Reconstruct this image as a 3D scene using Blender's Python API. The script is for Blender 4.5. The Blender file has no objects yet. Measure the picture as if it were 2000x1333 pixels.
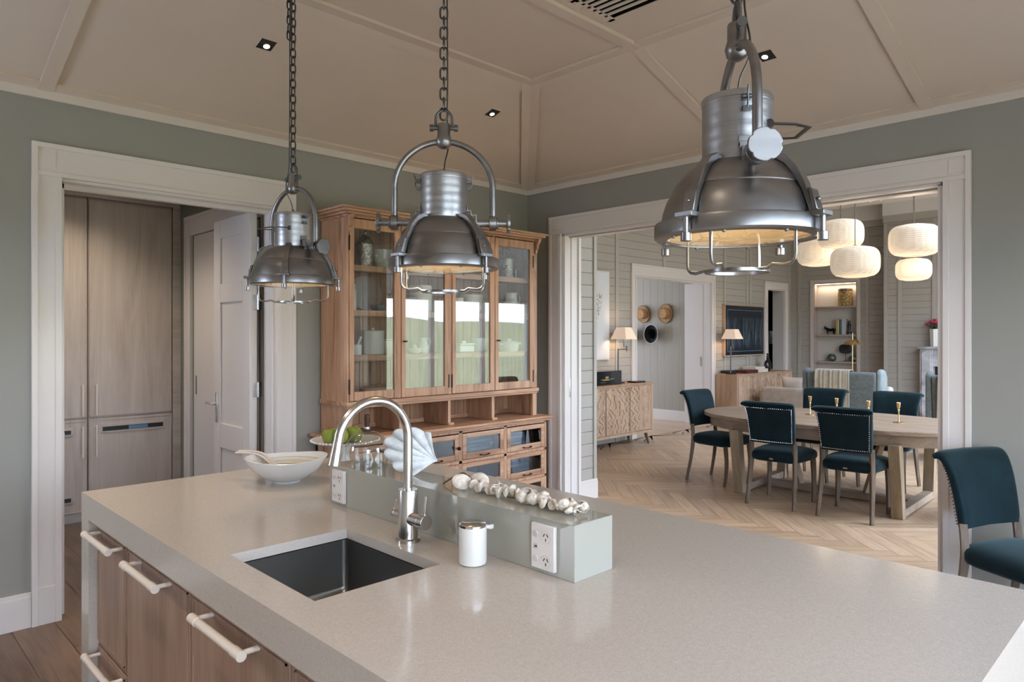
import bpy, bmesh, math, random
from mathutils import Vector, Matrix, Quaternion
random.seed(7)
S = bpy.context.scene
COL = S.collection
PI = math.pi
R = math.radians

# ------------------------------------------------------------------ camera
cd = bpy.data.cameras.new('camera'); cam = bpy.data.objects.new('camera', cd); COL.objects.link(cam)
cd.sensor_width = 36.0; cd.lens = 36.0 * 1359.0 / 2000.0
cd.shift_y = -(666.5 - 653.4) / 2000.0
cd.clip_start = 0.02; cd.clip_end = 400
YAW = R(45.48)
cam.location = (0, 0, 1.55)
cam.rotation_euler = (R(90), 0, YAW - R(90))
S.camera = cam
S.view_settings.view_transform = 'Standard'; S.view_settings.look = 'None'
S.view_settings.gamma = 1.0; S.view_settings.use_curve_mapping = False
S.view_settings.exposure = 0.33
S.cycles.use_denoising = True
try:
    S.cycles.max_bounces = 10; S.cycles.diffuse_bounces = 5; S.cycles.glossy_bounces = 4
    S.cycles.transmission_bounces = 8; S.cycles.transparent_max_bounces = 12
    S.cycles.caustics_reflective = False; S.cycles.caustics_refractive = False
    S.cycles.sample_clamp_indirect = 6.0
except Exception:
    pass

# ------------------------------------------------------------------ world
W = bpy.data.worlds.new('sky'); S.world = W; W.use_nodes = True
nt = W.node_tree; nt.nodes.clear()
out = nt.nodes.new('ShaderNodeOutputWorld'); bg = nt.nodes.new('ShaderNodeBackground')
tc = nt.nodes.new('ShaderNodeTexCoord'); sp = nt.nodes.new('ShaderNodeSeparateXYZ')
nt.links.new(tc.outputs['Generated'], sp.inputs[0])
ns = nt.nodes.new('ShaderNodeTexNoise'); ns.inputs['Scale'].default_value = 3.0; ns.inputs['Detail'].default_value = 5
mp = nt.nodes.new('ShaderNodeMapping'); mp.inputs['Scale'].default_value = (1, 1, 3.5)
nt.links.new(tc.outputs['Generated'], mp.inputs[0]); nt.links.new(mp.outputs[0], ns.inputs[0])
cr = nt.nodes.new('ShaderNodeValToRGB')
cr.color_ramp.elements[0].position = 0.35; cr.color_ramp.elements[0].color = (0.48, 0.65, 0.98, 1)
cr.color_ramp.elements[1].position = 0.62; cr.color_ramp.elements[1].color = (0.83, 0.89, 1.0, 1)
nt.links.new(ns.outputs[0], cr.inputs[0]); nt.links.new(cr.outputs[0], bg.inputs[0])
bg.inputs[1].default_value = 12.0
nt.links.new(bg.outputs[0], out.inputs[0])

def area_light(name, loc, rot, sx, sy, energy=0, color=(1, 1, 1), portal=False, spread=180):
    l = bpy.data.lights.new(name, 'AREA'); l.shape = 'RECTANGLE'; l.size = sx; l.size_y = sy
    l.energy = energy; l.color = color
    if portal: l.cycles.is_portal = True
    else: l.spread = R(spread)
    o = bpy.data.objects.new(name, l); o.location = loc; o.rotation_euler = rot; COL.objects.link(o)
    return o

KW_Y = -1.2     # kitchen glazed wall
DW_Y = -2.0     # dining glazed wall
KXB = -1.6      # wall behind the camera
# portals sit in the glazed walls and the openings added for light and face into the rooms (+Y)
area_light('kitchen_window_portal', (1.45, KW_Y + .02, 1.22), (R(90), 0, R(180)), 5.0, 2.36, portal=True)
area_light('added_side_light_portal', (KXB + .02, 3.675, 1.875), (R(90), 0, R(-90)), .85, .85, portal=True)  # unseen opening added so sky light reaches the dresser side
area_light('added_skylight_portal', (9.2, -.4, 3.93), (0, 0, 0), 7.0, 2.5, portal=True)  # made-up roof opening that brightens the dining room
area_light('added_lobby_light_portal', (9.5, 9.98, 1.5), (R(90), 0, 0), 1.8, 1.8, portal=True)  # opening added out of view to light the hat wall
area_light('added_pantry_light_portal', (.34, 5.85, 1.7), (R(90), 0, R(-90)), .7, .8, portal=True)  # unseen opening added to give the pantry its own light
area_light('dining_window_portal', (9.2, DW_Y + .02, 1.14), (R(90), 0, R(180)), 7.6, 2.2, portal=True)

# ------------------------------------------------------------------ materials
MATS = {}
def newmat(name):
    m = bpy.data.materials.new(name); m.use_nodes = True
    n = m.node_tree.nodes; b = n['Principled BSDF']
    MATS[name] = m
    return m, m.node_tree, b
def setp(b, **k):
    for a, v in k.items():
        nm = {'color': 'Base Color', 'rough': 'Roughness', 'metal': 'Metallic', 'spec': 'Specular IOR Level', 'coat': 'Coat Weight',
              'coatr': 'Coat Roughness', 'trans': 'Transmission Weight', 'ior': 'IOR', 'sheen': 'Sheen Weight', 'sheenr': 'Sheen Roughness',
              'emit': 'Emission Color', 'estr': 'Emission Strength', 'alpha': 'Alpha', 'sss': 'Subsurface Weight', 'sheent': 'Sheen Tint'}[a]
        if isinstance(v, (tuple, list)) and len(v) == 3: v = (*v, 1)
        b.inputs[nm].default_value = v
def hexc(h):
    h = h.lstrip('#'); r = [int(h[i:i + 2], 16) / 255 for i in (0, 2, 4)]
    return tuple(c / 12.92 if c < .04045 else ((c + .055) / 1.055) ** 2.4 for c in r)
def coords(t, scale=(1, 1, 1), kind='Object', rot=(0, 0, 0)):
    c = t.nodes.new('ShaderNodeTexCoord'); m = t.nodes.new('ShaderNodeMapping')
    m.inputs['Scale'].default_value = scale; m.inputs['Rotation'].default_value = rot
    t.links.new(c.outputs[kind], m.inputs[0]); return m.outputs[0]
def noise(t, vec, scale, detail=4, dist=0.0, rough=.5):
    n = t.nodes.new('ShaderNodeTexNoise'); n.inputs['Scale'].default_value = scale
    n.inputs['Detail'].default_value = detail; n.inputs['Distortion'].default_value = dist; n.inputs['Roughness'].default_value = rough
    t.links.new(vec, n.inputs['Vector']); return n.outputs[0]
def ramp(t, fac, stops):
    r = t.nodes.new('ShaderNodeValToRGB'); e = r.color_ramp.elements
    while len(e) < len(stops): e.new(.5)
    for el, (p, c) in zip(e, stops): el.position = p; el.color = (*c, 1) if len(c) == 3 else c
    t.links.new(fac, r.inputs[0]); return r.outputs[0]
def bump(t, b, h, strength=.2, dist=.01):
    bp = t.nodes.new('ShaderNodeBump'); bp.inputs['Strength'].default_value = strength; bp.inputs['Distance'].default_value = dist
    t.links.new(h, bp.inputs['Height']); t.links.new(bp.outputs[0], b.inputs['Normal']); return bp
def mathn(t, op, a, bb=None, c=None):
    n = t.nodes.new('ShaderNodeMath'); n.operation = op
    for i, v in enumerate((a, bb, c)):
        if v is None: continue
        if isinstance(v, (int, float)): n.inputs[i].default_value = v
        else: t.links.new(v, n.inputs[i])
    return n.outputs[0]
def mixc(t, fac, a, bb, mode='MIX'):
    n = t.nodes.new('ShaderNodeMix'); n.data_type = 'RGBA'; n.blend_type = mode
    if isinstance(fac, (int, float)): n.inputs[0].default_value = fac
    else: t.links.new(fac, n.inputs[0])
    for i, v in ((6, a), (7, bb)):
        if isinstance(v, tuple): n.inputs[i].default_value = (*v, 1)
        else: t.links.new(v, n.inputs[i])
    return n.outputs[2]

def paint(name, col, rough=.5, spec=.4, var=.03, sc=1.2):
    m, t, b = newmat(name); setp(b, rough=rough, spec=spec)
    f = noise(t, coords(t), sc, 3)
    c0 = tuple(x * (1 - var) for x in col); c1 = tuple(min(1, x * (1 + var)) for x in col)
    t.links.new(ramp(t, f, [(.3, c0), (.7, c1)]), b.inputs['Base Color'])
    n2 = noise(t, coords(t), 220, 2); bump(t, b, n2, .03, .001)
    return m
def wood(name, dark, mid, light, axis='Z', rough=.5, knots=.0, spec=.3, k=1.0, streak=.6):
    m, t, b = newmat(name); setp(b, rough=rough, spec=spec)
    sc = {'X': (.9, 9, 9), 'Y': (9, .9, 9), 'Z': (9, 9, .9)}[axis]
    sc = tuple(s * k for s in sc)
    v = coords(t, sc)
    n1 = noise(t, v, 1.0, 6, 1.2, .6)
    v2 = coords(t, tuple(s * 6 if s > 2 * k else s * 1.5 for s in sc)); n2 = noise(t, v2, 1.6, 4, .2, .7)
    f = mathn(t, 'ADD', mathn(t, 'MULTIPLY', n1, 1 - streak * .5), mathn(t, 'MULTIPLY', n2, streak * .5))
    c = ramp(t, f, [(.32, dark), (.5, mid), (.68, light)])
    if knots:
        vk = coords(t, tuple(s * .38 for s in sc)); vo = t.nodes.new('ShaderNodeTexVoronoi'); vo.inputs['Scale'].default_value = 1.5
        t.links.new(vk, vo.inputs['Vector'])
        kf = ramp(t, vo.outputs['Distance'], [(.03, (1, 1, 1)), (.12, (0, 0, 0))])
        wn = noise(t, coords(t, (1.3, 1.3, 1.3)), 2.3, 2)
        kf2 = mathn(t, 'MULTIPLY', kf, mathn(t, 'GREATER_THAN', wn, .5))
        c = mixc(t, mathn(t, 'MULTIPLY', kf2, knots), c, tuple(x * .35 for x in dark))
    t.links.new(c, b.inputs['Base Color'])
    bump(t, b, f, .12, .004)
    return m
def metal(name, col, rough=.3, var=.25, sc=(6, 6, 6), bs=.03):
    m, t, b = newmat(name); setp(b, metal=1.0, rough=rough, color=col)
    f = noise(t, coords(t, sc), 3, 4)
    t.links.new(ramp(t, f, [(.3, tuple(x * (1 - var) for x in col)), (.7, tuple(min(1, x * (1 + var * .5)) for x in col))]), b.inputs['Base Color'])
    rr = mathn(t, 'MULTIPLY_ADD', f, .15, rough - .07); t.links.new(rr, b.inputs['Roughness'])
    bump(t, b, noise(t, coords(t, sc), 12, 2), bs, .001)
    return m
def plain(name, col, rough=.5, **k):
    m, t, b = newmat(name); setp(b, color=col, rough=rough, **k)
    if not k.get('trans'):
        n2 = noise(t, coords(t), 60, 2); bump(t, b, n2, .02, .001)
    return m
def fabric(name, col, col2=None, rough=.9, sheen=.3, sc=450, bs=.25, var=6.0, tint=None):
    m, t, b = newmat(name); setp(b, rough=rough, sheen=sheen, spec=.15, sheenr=.4)
    col2 = col2 or tuple(x * .8 for x in col)
    f = noise(t, coords(t), var, 4, .6)
    t.links.new(ramp(t, f, [(.35, col2), (.65, col)]), b.inputs['Base Color'])
    if tint: setp(b, sheent=tint)
    bump(t, b, noise(t, coords(t), sc, 2), bs, .002)
    return m

M = {}
M['wall'] = paint('sage_grey_wall_paint', hexc('#93918a'), .45)
M['wall_pantry'] = paint('pantry_green_paint', hexc('#7a7c72'), .5)
M['ceiling'] = paint('warm_white_ceiling', hexc('#d2c2b0'), .6)
M['trim'] = paint('white_trim_gloss', hexc('#d8d1cc'), .28, .5, .015)
M['trim2'] = paint('cream_beam_paint', hexc('#cfc6bb'), .45)
M['white_wall'] = paint('plain_back_wall', hexc('#c9c4bc'), .6)
M['ceiling_white'] = paint('dining_ceiling_white', hexc('#dcd8d2'), .6)
M['oak'] = wood('limed_oak', hexc('#a89a8d'), hexc('#bdafa5'), hexc('#c9bdb4'), 'Z', .42, .5, .35, .8)
M['oakh'] = wood('limed_oak_horizontal', hexc('#a89a8d'), hexc('#bdafa5'), hexc('#c9bdb4'), 'X', .42, 0, .35, .8)
M['oaki'] = wood('island_oak', hexc('#7d604f'), hexc('#977a67'), hexc('#a78a77'), 'Z', .4, .6, .4, 1.0)
M['pine'] = wood('antique_pine_upright', hexc('#7a553f'), hexc('#b48a6c'), hexc('#caa485'), 'Z', .4, .9, .4, 1.3)
M['pineh'] = wood('antique_pine_level', hexc('#7a553f'), hexc('#b48a6c'), hexc('#caa485'), 'X', .4, .7, .4, 1.3)
M['pineb'] = wood('pine_backboard', hexc('#7a5640'), hexc('#a07a5d'), hexc('#b99573'), 'Z', .5, .9, .3, 1.1)
M['wash'] = wood('weathered_table_oak', hexc('#7d6c5c'), hexc('#998776'), hexc('#a99887'), 'Y', .5, .0, .3, 1.2)
M['washz'] = wood('weathered_leg_oak', hexc('#7d6d5e'), hexc('#98876f'), hexc('#a99882'), 'Z', .5, .0, .3, 1.4)
M['legw'] = wood('chair_leg_oak', hexc('#4e4238'), hexc('#6d5e50'), hexc('#85766a'), 'Z', .5, .0, .3, 2.0)
M['mango'] = wood('carved_mango_wood', hexc('#9c8068'), hexc('#b99d84'), hexc('#c9b199'), 'Z', .55, .0, .3, 1.4)
M['mango_side'] = wood('mango_wood_panel', hexc('#94765d'), hexc('#ae8d72'), hexc('#bd9f85'), 'Z', .5, .0, .3, 1.0)
M['gun'] = metal('aged_pewter', (.31, .30, .295), .33, .3, (2, 2, 5))
M['gun3'] = metal('brushed_pewter_neck', (.46, .46, .47), .36, .12, (2, 2, 60), .04)
M['gun2'] = metal('dark_aged_pewter', (.17, .175, .18), .38, .3)
M['chain'] = metal('dark_chain_steel', (.11, .115, .115), .38, .3)
M['steel'] = metal('brushed_nickel', (.62, .58, .54), .22, .06, (40, 40, 2), .02)
M['sinks'] = plain('sink_steel', (.26, .25, .235), .3, metal=1.0)
M['chrome'] = metal('chrome', (.8, .8, .8), .12, .05)
M['iron'] = metal('blackened_iron', (.035, .03, .028), .5, .2)
M['brass'] = metal('brushed_brass', (.75, .55, .28), .28, .1)
m, t, b = newmat('warm_reflector'); setp(b, color=hexc('#c4ae88'), rough=.4); M['gold_in'] = m
M['white_metal'] = plain('white_powder_coat', hexc('#ddd0c3'), .35, spec=.5)
M['white_gloss'] = plain('white_ceramic', hexc('#d6d4cf'), .12, spec=.5)
M['cream'] = plain('cream_ceramic', hexc('#cbc4b2'), .2, spec=.5)
M['blueglaze'] = plain('blue_grey_glaze', hexc('#6c7f86'), .2, spec=.5)
M['plastic'] = plain('white_plastic', hexc('#dcd5d0'), .25, spec=.5)
M['plastic_dim'] = plain('white_plastic_rocker', hexc('#c6beb8'), .3, spec=.5)
M['black'] = plain('black_slot', (.012, .012, .012), .5)
M['blackgloss'] = plain('black_lacquer', (.012, .014, .016), .12, spec=.6)
M['darkgreen'] = paint('dark_green_room', hexc('#1c3330'), .6)
M['velvet'] = fabric('teal_velvet', hexc('#11272e'), hexc('#0a1c22'), .72, .42, 700, .15, 7, hexc('#9fb9bd'))
M['armfab'] = fabric('grey_blue_linen', hexc('#717775'), hexc('#60686a'), .9, .15, 260, .4, 22)
M['armpale'] = fabric('pale_blue_linen', hexc('#9aa8ab'), None, .9, .3, 300, .3, 10)
M['throw'] = fabric('oatmeal_throw', hexc('#b0a898'), hexc('#a39a89'), .95, .4, 300, .5, 12)
M['sofa'] = fabric('beige_sofa_linen', hexc('#b7aca0'), hexc('#a89d92'), .95, .3, 300, .4, 8)
M['cushion'] = fabric('cream_cushion_cotton', hexc('#d4c8bd'), hexc('#c6b9ad'), .95, .3, 300, .3, 5)
M['shade'] = None
M['leafgreen'] = plain('rose_leaf', (.02, .06, .025), .5)
M['apple'] = fabric('green_apple_skin', hexc('#8c9244'), hexc('#727d33'), .25, 0, 40, .02, 9)
M['straw'] = fabric('straw_hat', hexc('#b8926b'), hexc('#a17c58'), .85, .1, 300, .6, 20)
M['hatblack'] = fabric('black_felt', (.006, .009, .011), None, .95, .2, 300, .2, 10)
M['ribbon'] = plain('dark_ribbon', (.03, .022, .018), .7)
M['shellw'] = fabric('white_shell', hexc('#d9dad9'), hexc('#bfc1c3'), .45, 0, 90, .35, 30)
M['shellc'] = fabric('cream_seashell', hexc('#e6e1d8'), hexc('#c9b8a6'), .3, 0, 90, .1, 45)
M['rope'] = fabric('brown_twine', hexc('#6b563f'), None, .9, 0, 300, .4, 60)
M['silver'] = metal('silver_frame', (.75, .75, .77), .2, .1)
M['stone'] = paint('pinkish_stone', hexc('#9d8f8a'), .45, .4, .12, 9)
M['marble'] = None

# lantern paper (glow put in as emission; its point light sits below the shade)
m, t, b = newmat('pleated_lantern_paper'); setp(b, color=hexc('#f1e6d4'), rough=.8, trans=0)
wv = t.nodes.new('ShaderNodeTexWave'); wv.inputs['Scale'].default_value = 18; wv.wave_type = 'BANDS'; wv.bands_direction = 'Z'
wv.inputs['Distortion'].default_value = 1.5; t.links.new(coords(t), wv.inputs[0]); bump(t, b, wv.outputs[0], .3, .004)
wv2 = t.nodes.new('ShaderNodeTexWave'); wv2.inputs['Scale'].default_value = 9; wv2.wave_type = 'BANDS'; wv2.bands_direction = 'X'; wv2.inputs['Distortion'].default_value = 4; t.links.new(coords(t), wv2.inputs[0])
t.links.new(ramp(t, mathn(t, 'MULTIPLY', wv.outputs[0], wv2.outputs[0]), [(.0, hexc('#e4d6c2')), (.8, hexc('#cdbca6'))]), b.inputs['Base Color'])
setp(b, emit=(1.0, .82, .62), estr=.27)
M['paper'] = m
m, t, b = newmat('linen_lampshade'); setp(b, color=hexc('#e6cdb8'), rough=.9, emit=(1.0, .74, .55), estr=.25)
bump(t, b, noise(t, coords(t), 200, 2), .2, .002); M['shade'] = m
m, t, b = newmat('glowing_bulb'); setp(b, color=(1, .9, .75), emit=(1, .85, .65), estr=3.0); M['bulb'] = m
m, t, b = newmat('shelf_strip_light'); setp(b, color=(1, .9, .75), emit=(1, .8, .6), estr=2.5); M['strip'] = m
# marble
m, t, b = newmat('grey_marble'); setp(b, rough=.25)
n1 = noise(t, coords(t), 3, 8, 1.6, .65); t.links.new(ramp(t, n1, [(.38, hexc('#8f9096')), (.5, hexc('#b6b4b8')), (.66, hexc('#cdcbce'))]), b.inputs['Base Color']); M['marble'] = m
# quartz worktop
m, t, b = newmat('pale_quartz'); setp(b, rough=.13, spec=.5)
n1 = noise(t, coords(t), 420, 2, 0, .6); n2 = noise(t, coords(t), 90, 2)
c1 = ramp(t, n1, [(.38, hexc('#b3a89d')), (.52, hexc('#bdb3a8')), (.68, hexc('#c6bdb3'))])
t.links.new(mixc(t, .25, c1, ramp(t, n2, [(.3, hexc('#b3a89d')), (.7, hexc('#c5bbb0'))])), b.inputs['Base Color']); M['quartz'] = m
# glass
def thin_glass(name, tint=(1, 1, 1), refl=1.0):
    m, t, b = newmat(name); t.nodes.remove(b)
    o = t.nodes['Material Output']; tr = t.nodes.new('ShaderNodeBsdfTransparent'); gl = t.nodes.new('ShaderNodeBsdfGlossy')
    tr.inputs[0].default_value = (*tint, 1); gl.inputs['Roughness'].default_value = .0
    mx = t.nodes.new('ShaderNodeMixShader')
    lw = t.nodes.new('ShaderNodeLayerWeight'); lw.inputs[0].default_value = .5
    p5 = mathn(t, 'POWER', lw.outputs['Facing'], 5.0); f = mathn(t, 'MULTIPLY_ADD', p5, .9, .04 * refl); f = mathn(t, 'MINIMUM', f, 1.0)
    t.links.new(f, mx.inputs[0]); t.links.new(tr.outputs[0], mx.inputs[1]); t.links.new(gl.outputs[0], mx.inputs[2])
    t.links.new(mx.outputs[0], o.inputs[0]); return m
M['glass'] = thin_glass('old_window_glass', (.93, .95, .93), 2.2)
M['clear'] = thin_glass('clear_glass', (.95, .96, .95), 1.2)
M['darkglass'] = plain('dark_drawer_glass', (.018, .028, .036), .06, spec=.6)
m, t, b = newmat('back_painted_glass'); setp(b, color=hexc('#a09e94'), rough=.04, spec=.55, coat=.3, coatr=.02); M['riser'] = m
m, t, b = newmat('mercury_glass'); setp(b, metal=1, rough=.12, color=(.6, .55, .45))
n1 = noise(t, coords(t), 55, 4, 2.5); t.links.new(ramp(t, n1, [(.44, (.10, .08, .05)), (.53, (.85, .82, .74))]), b.inputs['Base Color'])
bump(t, b, n1, .6, .01); M['mercury'] = m
# painting / print / lacquer box
m, t, b = newmat('blue_abstract_canvas'); setp(b, rough=.35)
v = coords(t, (22, 22, 2.0), 'Object'); n1 = noise(t, v, 1.0, 6, .6, .65)
sep = t.nodes.new('ShaderNodeSeparateXYZ'); t.links.new(coords(t), sep.inputs[0])
msk = ramp(t, mathn(t, 'MULTIPLY_ADD', sep.outputs[2], 1.2, .15), [(.25, (0, 0, 0)), (.45, (.9, .9, .9)), (.95, (.6, .6, .6)), (1.0, (0, 0, 0))])
f = mathn(t, 'MULTIPLY', n1, 1.0); c1 = ramp(t, f, [(.45, hexc('#13212f')), (.75, hexc('#6f7f8d'))])
t.links.new(mixc(t, msk, hexc('#121f2d'), c1), b.inputs['Base Color']); M['canvas'] = m
m, t, b = newmat('ink_feather_print'); setp(b, rough=.5)
v = coords(t, (60, 1, 40)); wv = t.nodes.new('ShaderNodeTexVoronoi'); wv.inputs['Scale'].default_value = 1.0; t.links.new(v, wv.inputs['Vector'])
t.links.new(ramp(t, wv.outputs['Distance'], [(.35, (.12, .12, .12)), (.5, (.75, .75, .75))]), b.inputs['Base Color']); M['feather'] = m
M['paperwhite'] = plain('white_art_paper', hexc('#dcdde2'), .35)
m, t, b = newmat('patterned_basket'); setp(b, rough=.7)
br = t.nodes.new('ShaderNodeTexVoronoi'); br.inputs['Scale'].default_value = 1.0; t.links.new(coords(t, (38, 38, 38)), br.inputs['Vector'])
t.links.new(ramp(t, br.outputs['Distance'], [(.3, hexc('#5c4526')), (.55, hexc('#b79a63'))]), b.inputs['Base Color']); M['basket'] = m
m, t, b = newmat('mottled_green_pot'); setp(b, rough=.3); n1 = noise(t, coords(t), 22, 4, 1)
t.links.new(ramp(t, n1, [(.42, hexc('#26302c')), (.6, hexc('#6f7f78'))]), b.inputs['Base Color']); M['greenpot'] = m
m, t, b = newmat('rose_petals'); setp(b, rough=.5); n1 = noise(t, coords(t), 40, 3)
t.links.new(ramp(t, n1, [(.4, hexc('#8e1030')), (.65, hexc('#e05a78'))]), b.inputs['Base Color']); M['rose'] = m

# boarded walls (surface grooves)
def boarded(name, col, axis, pitch, depth=1.0):
    m, t, b = newmat(name); setp(b, rough=.5, spec=.35)
    geo = t.nodes.new('ShaderNodeNewGeometry'); s = t.nodes.new('ShaderNodeSeparateXYZ'); t.links.new(geo.outputs['Position'], s.inputs[0])
    q = mathn(t, 'FRACT', mathn(t, 'DIVIDE', s.outputs[{'X': 0, 'Y': 1, 'Z': 2}[axis]], pitch))
    d = mathn(t, 'ABSOLUTE', mathn(t, 'SUBTRACT', q, .5))
    g = ramp(t, d, [(.0, (0, 0, 0)), (.035, (1, 1, 1))])
    f = noise(t, coords(t), 1.1, 2)
    t.links.new(ramp(t, f, [(.3, tuple(x * .97 for x in col)), (.7, col)]), b.inputs['Base Color'])
    bump(t, b, g, 1.0, .006 * depth); return m
bc = hexc('#aca69d')
M['shiplap'] = boarded('shiplap_boards', bc, 'Z', .115)
M['vgrooveY'] = boarded('upright_v_groove_boards', hexc('#a29b8f'), 'Y', .155)
M['vgrooveX'] = boarded('upright_v_groove_boards_b', hexc('#a29b8f'), 'X', .155)
M['batten'] = paint('batten_grey_paint', hexc('#b0aaa1'), .45)

# ground outside
m, t, b = newmat('meadow_grass'); setp(b, rough=.9); n1 = noise(t, coords(t), 1.1, 6, .4, .7)
t.links.new(ramp(t, n1, [(.35, hexc('#82805a')), (.65, hexc('#a5a078'))]), b.inputs['Base Color']); M['grass'] = m
m, t, b = newmat('bush_leaves'); setp(b, rough=.8); n1 = noise(t, coords(t), 9, 5)
t.links.new(ramp(t, n1, [(.4, hexc('#2e3b20')), (.65, hexc('#75804d'))]), b.inputs['Base Color']); M['bush'] = m
M['paving'] = paint('stone_paving', hexc('#a39d93'), .8, .3, .1, 2)

def plank_mat(name, cols, rough=.35):
    m, t, b = newmat(name); setp(b, spec=.4)
    at = t.nodes.new('ShaderNodeAttribute'); at.attribute_name = 'plank'
    uv = t.nodes.new('ShaderNodeUVMap'); uv.uv_map = 'UVMap'
    mp = t.nodes.new('ShaderNodeMapping'); mp.inputs['Scale'].default_value = (1.2, 14, 1); t.links.new(uv.outputs[0], mp.inputs[0])
    n1 = noise(t, mp.outputs[0], 1.4, 6, 1.0, .6)
    mp2 = t.nodes.new('ShaderNodeMapping'); mp2.inputs['Scale'].default_value = (3, 90, 1); t.links.new(uv.outputs[0], mp2.inputs[0])
    n2 = noise(t, mp2.outputs[0], 1.5, 3, .2, .6)
    f = mathn(t, 'ADD', mathn(t, 'MULTIPLY', n1, .7), mathn(t, 'MULTIPLY', n2, .3))
    c = ramp(t, f, [(.33, cols[0]), (.5, cols[1]), (.68, cols[2])])
    sepc = t.nodes.new('ShaderNodeSeparateColor'); t.links.new(at.outputs['Color'], sepc.inputs[0])
    c = mixc(t, 1.0, c, ramp(t, sepc.outputs[0], [(0, (.78, .77, .76)), (1, (1.0, 1.0, 1.0))]), 'MULTIPLY')
    t.links.new(c, b.inputs['Base Color'])
    t.links.new(mathn(t, 'MULTIPLY_ADD', n1, .15, rough - .08), b.inputs['Roughness']); bump(t, b, f, .08, .002)
    return m
M['floor'] = plank_mat('oak_parquet', [hexc('#a98c70'), hexc('#c8aa8c'), hexc('#d6bb9f')])
M['floork'] = plank_mat('oak_wide_boards', [hexc('#54412f'), hexc('#745c49'), hexc('#876c58')])
M['gap'] = plain('parquet_joint', hexc('#7a6451'), .8)

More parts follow.
